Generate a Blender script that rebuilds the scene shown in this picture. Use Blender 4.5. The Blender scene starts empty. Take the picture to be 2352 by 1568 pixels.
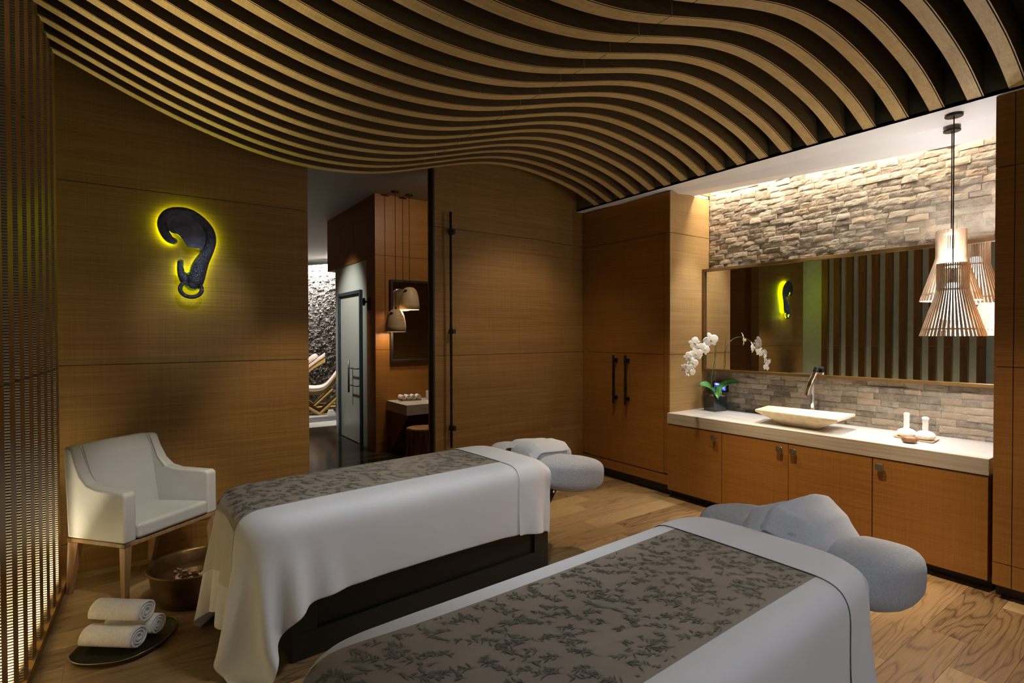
import bpy, bmesh, math, random
import numpy as np
from mathutils import Vector, Matrix, Euler, noise as mnoise
random.seed(7); np.random.seed(7)
S = bpy.context.scene
COL = S.collection
PI = math.pi
def R(d): return math.radians(d)

# ------------------------------------------------------------------ materials
class NT:
    def __init__(s, name):
        s.m = bpy.data.materials.new(name); s.m.use_nodes = True
        s.t = s.m.node_tree; s.n = s.t.nodes; s.l = s.t.links
        s.b = s.n['Principled BSDF']
    def node(s, typ, **kw):
        x = s.n.new(typ)
        for k, v in kw.items():
            if k == 'inp':
                for a, b in v.items():
                    if hasattr(b, 'links') and hasattr(b, 'is_output'): s.l.new(b, x.inputs[a])
                    else: x.inputs[a].default_value = b
            else: setattr(x, k, v)
        return x
    def link(s, a, b): s.l.new(a, b)
    def coords(s, scale=(1, 1, 1), rot=(0, 0, 0), src='Object', loc=(0, 0, 0)):
        c = s.node('ShaderNodeTexCoord')
        mp = s.node('ShaderNodeMapping'); s.link(c.outputs[src], mp.inputs['Vector'])
        mp.inputs['Scale'].default_value = scale; mp.inputs['Rotation'].default_value = rot
        mp.inputs['Location'].default_value = loc
        return mp.outputs['Vector']
    def noise(s, vec, scale=1., detail=3., rough=.5, dist=0.):
        x = s.node('ShaderNodeTexNoise'); s.link(vec, x.inputs['Vector'])
        x.inputs['Scale'].default_value = scale; x.inputs['Detail'].default_value = detail
        x.inputs['Roughness'].default_value = rough; x.inputs['Distortion'].default_value = dist
        return x.outputs['Fac']
    def ramp(s, fac, stops):
        x = s.node('ShaderNodeValToRGB'); s.link(fac, x.inputs['Fac'])
        e = x.color_ramp.elements
        while len(e) > 1: e.remove(e[-1])
        e[0].position = stops[0][0]; e[0].color = (*stops[0][1], 1)
        for p, c in stops[1:]:
            q = e.new(p); q.color = (*c, 1)
        return x.outputs['Color']
    def math(s, op, a, b=None, c=None):
        x = s.node('ShaderNodeMath', operation=op)
        for i, v in enumerate((a, b, c)):
            if v is None: continue
            if isinstance(v, (int, float)): x.inputs[i].default_value = v
            else: s.link(v, x.inputs[i])
        return x.outputs[0]
    def mix(s, fac, a, b, mode='MIX'):
        x = s.node('ShaderNodeMix', data_type='RGBA', blend_type=mode)
        for i, v in ((0, fac), (6, a), (7, b)):
            if isinstance(v, (int, float)): x.inputs[i].default_value = v
            elif isinstance(v, tuple): x.inputs[i].default_value = (*v, 1)
            else: s.link(v, x.inputs[i])
        return x.outputs[2]
    def bump(s, h, strength=.3, dist=.01):
        x = s.node('ShaderNodeBump'); s.link(h, x.inputs['Height'])
        x.inputs['Strength'].default_value = strength; x.inputs['Distance'].default_value = dist
        s.link(x.outputs['Normal'], s.b.inputs['Normal'])
    def col(s, c):
        if isinstance(c, tuple): s.b.inputs['Base Color'].default_value = (*c, 1)
        else: s.link(c, s.b.inputs['Base Color'])
    def set(s, **k):
        for a, v in k.items():
            n = {'rough': 'Roughness', 'metal': 'Metallic', 'spec': 'Specular IOR Level', 'coat': 'Coat Weight', 'sheen': 'Sheen Weight',
                 'trans': 'Transmission Weight', 'ior': 'IOR', 'alpha': 'Alpha', 'sss': 'Subsurface Weight', 'coatr': 'Coat Roughness'}[a]
            s.b.inputs[n].default_value = v
        return s

def plain(name, c, rough=.5, metal=0., bump=None, var=.12, vs=12., spec=.5, coat=0.):
    t = NT(name); v = t.coords()
    f = t.noise(v, vs, 4)
    t.col(t.ramp(f, [(.3, tuple(x * (1 - var) for x in c)), (.7, tuple(min(1, x * (1 + var)) for x in c))]))
    t.set(rough=rough, metal=metal, spec=spec, coat=coat)
    if bump: t.bump(t.noise(v, bump[0], 3), bump[1], bump[2])
    return t.m

def veneer(name, dark, mid, light, sc=(1.2, 1.2, 55.), rough=.5, weave=.25, spec=.25):
    t = NT(name)
    g1 = t.noise(t.coords(sc), 1., 3, .5)
    g2 = t.noise(t.coords(tuple(x * 2.9 for x in sc), loc=(3, 1, 7)), 1., 3, .6)
    big = t.noise(t.coords(tuple((.4 if x < 10 else 3.) for x in sc)), 1., 2)
    f = t.math('ADD', t.math('MULTIPLY', g1, .36), t.math('ADD', t.math('MULTIPLY', g2, .4), t.math('MULTIPLY', big, .24)))
    c = t.ramp(f, [(.34, dark), (.5, mid), (.66, light)])
    # faint cross weave of fine vertical pores
    cw = t.noise(t.coords(tuple((210. if x < 10 else 2.) for x in sc)), 1., 2, .5)
    c = t.mix(weave, c, t.ramp(cw, [(.35, (.6, .6, .6)), (.65, (1, 1, 1))]), 'MULTIPLY')
    t.col(c); t.set(rough=rough, spec=spec)
    t.bump(f, .06, .003)
    return t.m

M = {}
M['wall_wood'] = veneer('wall_veneer', (.155, .079, .019), (.235, .127, .033), (.30, .176, .056), sc=(1.0, 1.0, 110.))
M['cab_wood'] = veneer('cabinet_veneer', (.20, .078, .014), (.265, .112, .023), (.32, .148, .034), sc=(1.0, 1.0, 110.), rough=.42)
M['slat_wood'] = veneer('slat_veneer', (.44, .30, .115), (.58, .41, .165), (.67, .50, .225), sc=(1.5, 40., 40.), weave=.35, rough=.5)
M['side_wood_lit'] = veneer('wardrobe_side_lit_veneer', (.30, .175, .062), (.39, .245, .095), (.46, .31, .13), sc=(1.0, 1.0, 110.))  # lighter veneer copy, the brightness of the lit wardrobe side put into its colour
M['slat_side_shade'] = veneer('slat_side_shade_veneer', (.065, .037, .012), (.095, .057, .02), (.13, .08, .03), sc=(1.5, 40., 40.), weave=.2)  # dark copy of the slat veneer, shade of the sides put into the colour
M['wslat_wood'] = veneer('wall_slat_veneer', (.13, .06, .014), (.21, .105, .027), (.28, .15, .042), sc=(30., 30., 1.5), weave=.1, rough=.4)
M['dark_edge'] = plain('dark_edge', (.012, .010, .009), .5)
M['black_paint'] = plain('black_ceiling_paint', (.006, .006, .007), .8)
M['plinth'] = plain('dark_plinth', (.015, .009, .006), .45)
M['white_paint'] = plain('soffit_paint', (.80, .82, .84), .6, var=.02, vs=2)
M['end_panel'] = plain('grey_brown_panel', (.10, .088, .062), .6)
M['corr_ceiling'] = plain('corridor_paint', (.42, .43, .40), .7, var=.02)
M['black_metal'] = plain('black_metal', (.012, .012, .013), .38, .6, spec=.5)
M['hammered'] = plain('hammered_black_iron', (.018, .017, .018), .22, .85, bump=(90., .9, .006))
M['chrome'] = plain('chrome', (.85, .86, .88), .06, 1., var=.01)
M['brass'] = plain('aged_brass', (.30, .23, .13), .35, .9)
M['knob'] = plain('pewter_knob', (.33, .30, .25), .32, 1.)
M['frame_bronze'] = plain('bronze_frame', (.17, .092, .028), .33, .35, var=.2, vs=5)
M['mirror'] = plain('mirror_silver', (.80, .80, .78), .01, 1., var=.0)
M['sculpt'] = plain('dark_bronze', (.055, .065, .10), .3, .4, bump=(75., .9, .012), var=.35, vs=18)
M['sculpt_dish'] = plain('blue_black_patina', (.075, .08, .125), .36, .3, bump=(26., .35, .01), var=.5, vs=14)
M['copper'] = plain('aged_copper', (.13, .072, .024), .36, .75, bump=(40., .25, .006), var=.35, vs=9)
M['tray'] = plain('green_bronze_plate', (.05, .045, .02), .32, .6, bump=(120., .6, .004), var=.3)
M['soil'] = plain('bark_chips', (.16, .09, .05), .8, bump=(120., 1., .01), var=.4, vs=80)
M['pot'] = plain('dark_glass_pot', (.012, .017, .021), .08, 0, coat=.6)
M['leaf'] = plain('orchid_leaf', (.08, .30, .07), .35, var=.3, vs=25)
M['stem'] = plain('orchid_stem', (.07, .16, .05), .5)
M['petal_white'] = plain('white_petal', (.86, .86, .86), .5, var=.04)
M['petal_core'] = plain('yellow_lip', (.75, .6, .2), .5)
M['pink'] = plain('pink_petal', (.92, .58, .56), .55, var=.35, vs=60)
M['cream_petal'] = plain('cream_petal', (.93, .84, .76), .55, var=.2, vs=60)
M['sink'] = plain('cream_marble_sink', (.66, .55, .37), .4, bump=(40., .06, .003), var=.14, vs=22)
M['glass_black'] = plain('black_panel', (.008, .008, .01), .15)
M['compress'] = plain('muslin', (.78, .78, .76), .8, bump=(160., .35, .004), var=.05)
M['string'] = plain('dark_string', (.08, .075, .07), .8)
M['woodbowl'] = veneer('bowl_wood', (.10, .045, .02), (.22, .11, .05), (.34, .19, .09), sc=(20., 20., 60.), rough=.4)
M['palewood'] = plain('pale_wood', (.55, .42, .28), .5, var=.15, vs=30)
M['salt'] = plain('pink_salt', (.45, .2, .17), .6, bump=(250., 1., .006), var=.7, vs=220)
M['stool'] = veneer('stump_bark', (.035, .02, .012), (.15, .08, .04), (.38, .22, .11), sc=(24., 24., 1.6), weave=0, rough=.5)
M['stooltop'] = plain('stump_top', (.42, .2, .09), .35, var=.3, vs=14)
M['lampwood'] = veneer('turned_maple', (.5, .36, .2), (.6, .44, .26), (.68, .52, .33), sc=(3., 3., 40.), weave=.1, rough=.45)
M['birch'] = plain('birch_slat', (.56, .42, .29), .5, var=.12, vs=20)
M['chairwood'] = veneer('chair_oak', (.20, .11, .05), (.30, .18, .085), (.40, .26, .13), sc=(30., 30., 2.), weave=.1, rough=.4)
M['leather'] = plain('grey_leather', (.52, .535, .52), .42, bump=(260., .18, .002), var=.05, vs=4)
M['piping'] = plain('leather_piping', (.34, .34, .31), .45, var=.05)
M['loungewood'] = veneer('lounger_birch', (.42, .27, .08), (.55, .38, .14), (.64, .47, .2), sc=(3., 3., 40.), weave=.1)
M['loungecush'] = plain('lounger_cushion', (.80, .68, .62), .7, bump=(60., .2, .01))
M['mat_white'] = plain('mat_white', (.55, .53, .5), .8)
M['mat_grey'] = plain('mat_grey', (.11, .12, .14), .85)
M['white_plastic'] = plain('white_plastic', (.7, .7, .66), .4)
M['steel_blue'] = plain('blue_grey_steel', (.055, .085, .105), .35, .5)
M['towel'] = None

def terry(name, c, bs=210., st=.9, bd=.011):
    t = NT(name); v = t.coords()
    h = t.math('ADD', t.noise(v, bs, 4, .7), t.math('MULTIPLY', t.noise(v, 14., 2), .6))
    t.col(t.ramp(t.noise(v, bs * .6, 2), [(.3, tuple(x * .86 for x in c)), (.7, c)]))
    t.set(rough=.95, sheen=.35, spec=.1); t.bump(h, st, bd)
    return t.m
M['terry'] = terry('white_terry', (.60, .625, .67), 130., 1.)
M['towel'] = terry('rolled_towel_cotton', (.80, .76, .72), 150., .6, .003)
M['facecloth'] = terry('face_cloth', (.60, .615, .66), 330., .35, .004)

def fabric(name, c, wr=.12):
    t = NT(name); v = t.coords()
    t.col(t.ramp(t.noise(v, 3., 2), [(.3, tuple(x * .96 for x in c)), (.7, c)]))
    h = t.math('ADD', t.math('MULTIPLY', t.noise(v, 5., 3, .5), 1.), t.math('MULTIPLY', t.noise(v, 480., 2), .04))
    t.set(rough=.72, sheen=.25, spec=.25); t.bump(h, wr, .02)
    return t.m
M['sheet'] = fabric('white_sheet', (.76, .75, .76))
M['band'] = fabric('runner_lining', (.60, .56, .47), .08)

def runner_mat():
    t = NT('taupe_brocade')
    base = t.ramp(t.noise(t.coords((6, 6, 1), src='UV'), 1.), [(.3, (.27, .22, .172)), (.7, (.32, .265, .21))])
    t.col(base); t.set(spec=.4, sheen=.2, rough=.55)
    t.bump(t.noise(t.coords((420, 420, 1), src='UV'), 1.), .2, .003)
    return t.m
M['runner'] = runner_mat()
M['runner_leaf'] = plain('woven_bamboo_leaves', (.155, .158, .122), .42, var=.15, vs=60, spec=.5)

def stone_mat(name, lo, mid, hi, warm):
    t = NT(name)
    a = t.node('ShaderNodeAttribute', attribute_name='rnd')
    v = t.coords()
    f = t.math('ADD', t.math('MULTIPLY', t.noise(v, 22., 6, .65), .65), t.math('MULTIPLY', a.outputs['Fac'], .42))
    c = t.ramp(f, [(.28, lo), (.5, mid), (.78, hi)])
    c = t.mix(t.math('MULTIPLY', t.math('GREATER_THAN', a.outputs['Fac'], .72), .55), c, warm, 'MIX')
    t.col(c); t.set(rough=.85, spec=.25)
    t.bump(t.math('ADD', t.noise(v, 60., 6, .7), t.math('MULTIPLY', t.noise(v, 190., 3), .3)), .75, .012)
    return t.m
M['stone'] = stone_mat('split_face_travertine', (.20, .165, .125), (.33, .285, .225), (.47, .42, .345), (.42, .31, .205))
M['stone2'] = stone_mat('grey_pebble_stone', (.16, .15, .14), (.27, .26, .25), (.42, .41, .40), (.33, .31, .29))

def counter_mat(name, a, b, c2, rough):
    t = NT(name)
    f = t.noise(t.coords((14., .8, 40.)), 1., 6, .65, .25)
    t.col(t.ramp(f, [(.32, a), (.5, b), (.7, c2)])); t.set(rough=rough, spec=.5)
    return t.m
M['counter'] = counter_mat('striped_limestone', (.50, .48, .44), (.60, .58, .545), (.68, .665, .63), .22)
M['apron'] = counter_mat('striped_stone_edge_shade', (.30, .25, .19), (.40, .34, .265), (.47, .41, .335), .3)  # countertop stone again, browner with the front's shade put into the colour
M['slab'] = counter_mat('striped_limestone_vanity', (.40, .37, .34), (.5, .47, .43), (.58, .55, .5), .25)

def floor_mat(name, dk, md, lt, rough, coat=0.):
    t = NT(name)
    a = t.node('ShaderNodeAttribute', attribute_name='rnd')
    cmb = t.node('ShaderNodeCombineXYZ')
    t.link(t.math('MULTIPLY', a.outputs['Fac'], 37.), cmb.inputs[0]); t.link(t.math('MULTIPLY', a.outputs['Fac'], 91.), cmb.inputs[1])
    def off(scale):
        c = t.node('ShaderNodeTexCoord'); ad = t.node('ShaderNodeVectorMath', operation='ADD')
        t.link(c.outputs['Object'], ad.inputs[0]); t.link(cmb.outputs[0], ad.inputs[1])
        mp = t.node('ShaderNodeMapping'); t.link(ad.outputs[0], mp.inputs['Vector']); mp.inputs['Scale'].default_value = scale
        return mp.outputs['Vector']
    ring = t.noise(off((.9, 6.5, 1.)), 1., 2, .45, .15)
    ph = t.math('FRACT', t.math('MULTIPLY', ring, 11.))
    line = t.math('POWER', t.math('ABSOLUTE', t.math('SUBTRACT', ph, .5)), 4.)      # sharp growth rings
    fine = t.noise(off((5., 220., 1.)), 1., 3, .6)
    f = t.math('ADD', t.math('MULTIPLY', fine, .55), t.math('SUBTRACT', t.math('MULTIPLY', a.outputs['Fac'], .46), t.math('MULTIPLY', line, 3.6)))
    t.col(t.ramp(f, [(.06, dk), (.36, md), (.66, lt)]))
    t.set(rough=rough, spec=.4 if coat == 0 else .22, coat=coat, coatr=.12)
    t.bump(f, .12, .003)
    return t.m
M['floor'] = floor_mat('oak_boards', (.06, .032, .012), (.215, .130, .056), (.33, .22, .105), .42)
M['floor2'] = floor_mat('polished_dark_boards', (.008, .006, .004), (.022, .016, .011), (.045, .034, .022), .08, .02)

def ribbed(name, c):
    t = NT(name)
    w = t.node('ShaderNodeTexWave', wave_type='BANDS', bands_direction='Z'); t.link(t.coords((1, 1, 1)), w.inputs['Vector'])
    w.inputs['Scale'].default_value = 26.; w.inputs['Distortion'].default_value = .15
    t.col(t.mix(w.outputs['Fac'], tuple(x * .4 for x in c), c)); t.set(rough=.7)
    t.bump(w.outputs['Fac'], .6, .004)
    return t.m
M['ribbed'] = ribbed('ribbed_slat_edge', (.20, .145, .07))
M['slat_back'] = plain('pale_wallcovering', (.58, .64, .52), .8, bump=(150., .3, .004), var=.06)
M['frosted'] = plain('frosted_glass', (.40, .43, .38), .25, var=.03, vs=1.5)
M['frosted'].node_tree.nodes['Principled BSDF'].inputs['Transmission Weight'].default_value = .0
def emit(name, c, st):
    t = NT(name); t.col((0, 0, 0)); t.b.inputs['Emission Color'].default_value = (*c, 1); t.b.inputs['Emission Strength'].default_value = st
    return t.m
M['led'] = emit('yellow_led', (.56, .80, .0), 46.)
M['bulb'] = emit('lamp_bulb', (.95, .97, 1.), 5.)
M['bulb2'] = emit('warm_bulb', (1., .9, .75), 5.)
M['cove'] = emit('cove_led', (1., .82, .6), 12.)
M['cove_white'] = emit('corridor_cove_led', (1., .95, .85), 9.)
M['screen'] = emit('panel_screen', (.03, .07, .5), 1.2)
M['screen_icon'] = emit('panel_icon', (.35, .45, .9), 2.)
tw = NT('bath_water'); tw.col((.10, .055, .02)); tw.set(rough=.03, spec=.8); M['water'] = tw.m

# ------------------------------------------------------------------ geometry helpers
class MB:
    def __init__(s): s.v = []; s.f = []; s.mi = []; s.fa = []; s.uv = {}
    def add(s, vs, fs, mi=0, a=0.):
        o = len(s.v); s.v += [tuple(p) for p in vs]
        for q in fs: s.f.append(tuple(i + o for i in q)); s.mi.append(mi); s.fa.append(a)
        return s
    def box(s, x0, x1, y0, y1, z0, z1, mi=0, mat=None, a=0.):
        vs = [(x, y, z) for z in (z0, z1) for y in (y0, y1) for x in (x0, x1)]
        if mat is not None: vs = [tuple(mat @ Vector(p)) for p in vs]
        return s.add(vs, [(0, 2, 3, 1), (4, 5, 7, 6), (0, 1, 5, 4), (2, 6, 7, 3), (0, 4, 6, 2), (1, 3, 7, 5)], mi, a)
    def frustum(s, bot, top, z0, z1, mi=0):
        vs = [(x, y, z0) for x, y in bot] + [(x, y, z1) for x, y in top]; n = len(bot)
        fs = [tuple(range(n - 1, -1, -1)), tuple(range(n, 2 * n))] + [(i, (i + 1) % n, n + (i + 1) % n, n + i) for i in range(n)]
        return s.add(vs, fs, mi)
    def prism(s, poly, h0, h1, axis='z', mi=0, mat=None):
        def P(a, b, h): return {'z': (a, b, h), 'y': (a, h, b), 'x': (h, a, b)}[axis]
        n = len(poly); vs = [P(a, b, h0) for a, b in poly] + [P(a, b, h1) for a, b in poly]
        if mat is not None: vs = [tuple(mat @ Vector(p)) for p in vs]
        fs = [tuple(range(n)), tuple(range(2 * n - 1, n - 1, -1))] + [(i, n + i, n + (i + 1) % n, (i + 1) % n) for i in range(n)]
        return s.add(vs, fs, mi)
    def tube(s, pts, rad, n=10, flat=None, mi=0, caps=True):
        pts = [Vector(p) for p in pts]
        if isinstance(rad, (int, float)): rad = [rad] * len(pts)
        vs = []; up = None
        for i, p in enumerate(pts):
            d = (pts[min(i + 1, len(pts) - 1)] - pts[max(i - 1, 0)]).normalized()
            if flat is not None: a = Vector(flat); a = (a - d * a.dot(d)).normalized()
            else:
                if up is None: up = Vector((0, 0, 1)) if abs(d.z) < .9 else Vector((1, 0, 0))
                a = (up - d * up.dot(d)).normalized(); up = a
            b = d.cross(a)
            for k in range(n):
                t = 2 * PI * k / n; vs.append(p + (a * math.cos(t) + b * math.sin(t)) * rad[i])
        fs = [(i * n + k, i * n + (k + 1) % n, (i + 1) * n + (k + 1) % n, (i + 1) * n + k) for i in range(len(pts) - 1) for k in range(n)]
        if caps: fs += [tuple(range(n - 1, -1, -1)), tuple(range((len(pts) - 1) * n, len(pts) * n))]
        return s.add(vs, fs, mi)
    def lathe(s, prof, c=(0, 0, 0), n=24, mi=0, wob=None, close=False):
        vs = []
        for r, z in prof:
            for k in range(n):
                t = 2 * PI * k / n; rr = r * (1 + (wob(t, z) if wob else 0)); vs.append((c[0] + rr * math.cos(t), c[1] + rr * math.sin(t), c[2] + z))
        m = len(prof)
        fs = [(i * n + k, i * n + (k + 1) % n, (i + 1) * n + (k + 1) % n, (i + 1) * n + k) for i in range(m - 1) for k in range(n)]
        if close: fs += [((m - 1) * n + k, (m - 1) * n + (k + 1) % n, (k + 1) % n, k) for k in range(n)]
        else: fs += [tuple(range(n - 1, -1, -1)), tuple(range((m - 1) * n, m * n))]
        return s.add(vs, fs, mi)
    def grid(s, fn, nu, nv, mi=0, loop=False):
        vs = [fn(i / nu, j / nv) for i in range(nu + 1) for j in range(nv + 1)]; w = nv + 1
        return s.add(vs, [(i * w + j, (i + 1) * w + j, (i + 1) * w + j + 1, i * w + j + 1) for i in range(nu) for j in range(nv)], mi)
    def ellipsoid(s, c, r, n=16, m=10, e=1., mi=0):
        sg = lambda x, p: math.copysign(abs(x) ** p, x)
        pr = []
        vs = []
        for i in range(m + 1):
            ph = -PI / 2 + PI * i / m
            for k in range(n):
                t = 2 * PI * k / n
                vs.append((c[0] + r[0] * sg(math.cos(ph), e) * sg(math.cos(t), e), c[1] + r[1] * sg(math.cos(ph), e) * sg(math.sin(t), e), c[2] + r[2] * sg(math.sin(ph), e)))
        fs = [(i * n + k, i * n + (k + 1) % n, (i + 1) * n + (k + 1) % n, (i + 1) * n + k) for i in range(m) for k in range(n)]
        return s.add(vs, fs, mi)
    def xf(s, mat):
        s.v = [tuple(mat @ Vector(p)) for p in s.v]; return s
    def build(s, name, mats, parent=None, smooth=False, bevel=0, seg=2, subsurf=0, solid=0, remesh=0, attr=False, weld=False, angle=None):
        me = bpy.data.meshes.new(name); me.from_pydata(s.v, [], s.f)
        if not isinstance(mats, (list, tuple)): mats = [mats]
        for m in mats: me.materials.append(m)
        me.polygons.foreach_set('material_index', s.mi)
        if attr:
            at = me.attributes.new('rnd', 'FLOAT', 'FACE'); at.data.foreach_set('value', s.fa)
        me.update()
        bm = bmesh.new(); bm.from_mesh(me)
        if weld: bmesh.ops.remove_doubles(bm, verts=bm.verts, dist=1e-5)
        if not attr: bmesh.ops.recalc_face_normals(bm, faces=bm.faces)
        bm.to_mesh(me); bm.free()
        o = bpy.data.objects.new(name, me); COL.objects.link(o)
        if parent is not None: o.parent = parent
        if smooth:
            me.polygons.foreach_set('use_smooth', [True] * len(me.polygons))
            if angle: me.set_sharp_from_angle(angle=R(angle))
        if solid: md = o.modifiers.new('Solid', 'SOLIDIFY'); md.thickness = solid; md.offset = 0
        if remesh: md = o.modifiers.new('Remesh', 'REMESH'); md.mode = 'VOXEL'; md.voxel_size = remesh; md.use_smooth_shade = True
        if bevel: md = o.modifiers.new('Bevel', 'BEVEL'); md.width = bevel; md.segments = seg; md.limit_method = 'ANGLE'; md.angle_limit = R(40)
        if subsurf: md = o.modifiers.new('Sub', 'SUBSURF'); md.levels = subsurf; md.render_levels = subsurf
        return o

def tag(o, label, cat, group=None, kind=None):
    o['label'] = label; o['category'] = cat
    if group: o['group'] = group
    if kind: o['kind'] = kind
    return o
def thing(name, label, cat, loc=(0, 0, 0), rz=0., group=None):
    o = bpy.data.objects.new(name, None); COL.objects.link(o); o.empty_display_size = .1
    o.location = loc; o.rotation_euler = (0, 0, rz)
    return tag(o, label, cat, group)
def struct(o, label=None):
    o['kind'] = 'structure'
    if label: o['label'] = label
    return o
def copy_thing(root, loc, rz=None):
    r = root.copy(); COL.objects.link(r); r.location = loc
    if rz is not None: r.rotation_euler = (0, 0, rz)
    for c in list(root.children):
        d = c.copy(); COL.objects.link(d); d.parent = r
        for g in list(c.children):
            e = g.copy(); COL.objects.link(e); e.parent = d
    return r
def spline(xs, ys):
    xs = np.array(xs, float); ys = np.array(ys, float); n = len(xs); h = np.diff(xs); A = np.eye(n); b = np.zeros(n)
    for i in range(1, n - 1):
        A[i, i - 1] = h[i - 1]; A[i, i] = 2 * (h[i - 1] + h[i]); A[i, i + 1] = h[i]
        b[i] = 6 * ((ys[i + 1] - ys[i]) / h[i] - (ys[i] - ys[i - 1]) / h[i - 1])
    m = np.linalg.solve(A, b)
    def f(x):
        i = int(np.clip(np.searchsorted(xs, x) - 1, 0, n - 2)); t = x - xs[i]
        return float(ys[i] + t * ((ys[i + 1] - ys[i]) / h[i] - h[i] * (2 * m[i] + m[i + 1]) / 6) + t * t * m[i] / 2 + t ** 3 * (m[i + 1] - m[i]) / (6 * h[i]))
    return f
def smooth_path(pts, n):
    pts = np.array(pts, float); t = np.arange(len(pts)); fs = [spline(t, pts[:, k]) for k in range(pts.shape[1])]
    return [tuple(f(q) for f in fs) for q in np.linspace(0, len(pts) - 1, n)]

# ------------------------------------------------------------------ camera
cam = bpy.data.objects.new('camera', bpy.data.cameras.new('camera')); COL.objects.link(cam); S.camera = cam
rt = Vector((.81394071, -.58094279, -.00244696)); up = Vector((.00930636, .00882714, .99991773)); fw = Vector((.5808734, .81389653, -.01259123))
cam.matrix_world = Matrix(((rt.x, up.x, -fw.x, 0), (rt.y, up.y, -fw.y, 0), (rt.z, up.z, -fw.z, 1.55), (0, 0, 0, 1)))
cam.data.sensor_width = 36; cam.data.lens = 36 * 1218.2166 / 2352; cam.data.clip_start = .05

YB = 4.455
ZS1, ZS2 = 1.357, 2.552          # heights of the panel joints that run round the room
# ------------------------------------------------------------------ room shell
def boards(name, x0, x1, y0, y1, w, mats, zt=0.):
    b = MB(); rng = random.Random(3)
    y = y0; k = 0
    while y < y1 - 1e-6:
        x = x0 - rng.random() * 1.2
        while x < x1:
            L = rng.choice((.9, 1.2, 1.5, 1.8)); a, c = max(x, x0), min(x + L, x1)
            if c - a > .01: b.box(a + .0007, c - .0007, y + .0007, min(y + w, y1) - .0007, zt - .012, zt, 0, a=rng.random())
            x += L
        y += w
    b.box(x0, x1, y0, y1, zt - .05, zt - .004, 1)
    return struct(b.build(name, mats, attr=True))
boards('floor', -1.2, 5.0, -1.6, YB + .02, .186, [M['floor'], M['dark_edge']])
boards('floor_corridor', -.6, 6.2, YB + .02, 15.4, .12, [M['floor2'], M['dark_edge']])

def panel_wall(b, x0, x1, y0, y1, z0, z1, seams=(ZS1, ZS2), gap=.005, mi=0):
    zs = [z0] + [s for s in seams if z0 < s < z1] + [z1]
    for a, c in zip(zs[:-1], zs[1:]):
        b.box(x0, x1, y0, y1, a + (gap / 2 if a != z0 else 0), c - (gap / 2 if c != z1 else 0), mi)
b = MB()
panel_wall(b, -.75, 1.155, YB, YB + .06, .205, 3.62); b.box(-.75, 1.15, YB + .012, YB + .13, 0, 3.62, 1)
b.box(1.151, 1.155, YB + .0605, YB + .14, 0, 3.62, 0)
panel_wall(b, 2.30, 4.80, YB, YB + .06, .205, 3.62); panel_wall(b, 2.30, 6.2, YB + .131, YB + .15, 0, 3.4); panel_wall(b, -.6, 1.155, YB + .131, YB + .15, 0, 3.4); b.box(2.305, 4.8, YB + .012, YB + .13, 0, 3.62, 1)
b.box(1.155, 2.30, YB + .02, YB + .12, 3.35, 3.62, 1)
struct(b.build('wall_back', [M['wall_wood'], M['dark_edge']]))
b = MB(); b.box(-.75, 1.155, YB + .0, YB + .03, 0, .2); b.box(2.30, 4.18, YB, YB + .03, 0, .2)
struct(b.build('baseboard_back', M['wall_wood']))

WX = lambda y: -.516 + .037 * y          # front plane of the slatted left wall
b = MB()
b.add([(WX(y) - .085, y, z) for y, z in ((-1.6, 0), (YB, 0), (YB, 3.62), (-1.6, 3.62))] + [(WX(y) - .16, y, z) for y, z in ((-1.6, 0), (YB, 0), (YB, 3.62), (-1.6, 3.62))],
      [(0, 1, 2, 3), (7, 6, 5, 4), (0, 4, 5, 1), (3, 2, 6, 7), (1, 5, 6, 2), (0, 3, 7, 4)])
struct(b.build('wall_left', M['slat_back']))
b = MB(); b.add([(WX(y) - d, y, z) for z in (0, .05) for y, d in ((-1.6, .084), (YB - .002, .084), (YB - .002, -.012), (-1.6, -.012))],
      [(0, 1, 2, 3), (4, 5, 6, 7), (0, 1, 5, 4), (1, 2, 6, 5), (2, 3, 7, 6), (3, 0, 4, 7)])
struct(b.build('baseboard_left', M['wslat_wood']))
ORD = ['first', 'second', 'third', 'fourth', 'fifth', 'sixth', 'seventh', 'eighth', 'ninth', 'tenth', 'eleventh', 'twelfth', 'thirteenth', 'fourteenth', 'fifteenth',
       'sixteenth', 'seventeenth', 'eighteenth', 'nineteenth', 'twentieth', 'twenty-first']
for i in range(12):
    y1 = 4.12 - .1857 * i; y0 = y1 - .091
    b = MB()
    for za, zb in ((.051, ZS1 - .002), (ZS1 + .002, ZS2 - .002), (ZS2 + .002, 3.2)):
        vs = [(WX(y) + d, y, z) for z in (za, zb) for y, d in ((y0, -.084), (y1, -.084), (y1, 0), (y0, 0))]
        b.add(vs, [(0, 1, 2, 3), (4, 5, 6, 7), (1, 2, 6, 5), (2, 3, 7, 6)], 0); b.add(vs, [(3, 0, 4, 7), (0, 1, 5, 4)], 1)
    o = b.build('wall_slat', [M['wslat_wood'], M['ribbed']])
    tag(o, f'dark brown vertical slat on the left wall, {ORD[i]} out from the sculpture wall', 'slat', 'upright slats of the left wall')

b = MB(); b.box(-1.2, 4.9, -1.66, -1.6, 2.2, 3.62).box(-1.2, -.3, -1.66, -1.6, 0, 2.2).box(3.0, 4.9, -1.66, -1.6, 0, 2.2); struct(b.build('wall_front', M['wall_wood']))  # unseen wall; opening added to let the world light in as fill
b = MB(); b.box(-1.2, 4.8, -1.6, YB + .12, 3.62, 3.7); struct(b.build('ceiling', M['black_paint']))
b = MB(); b.box(4.08, 4.10, -1.6, YB, 2.931, 3.62); struct(b.build('ceiling_upstand', M['end_panel']))
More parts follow.
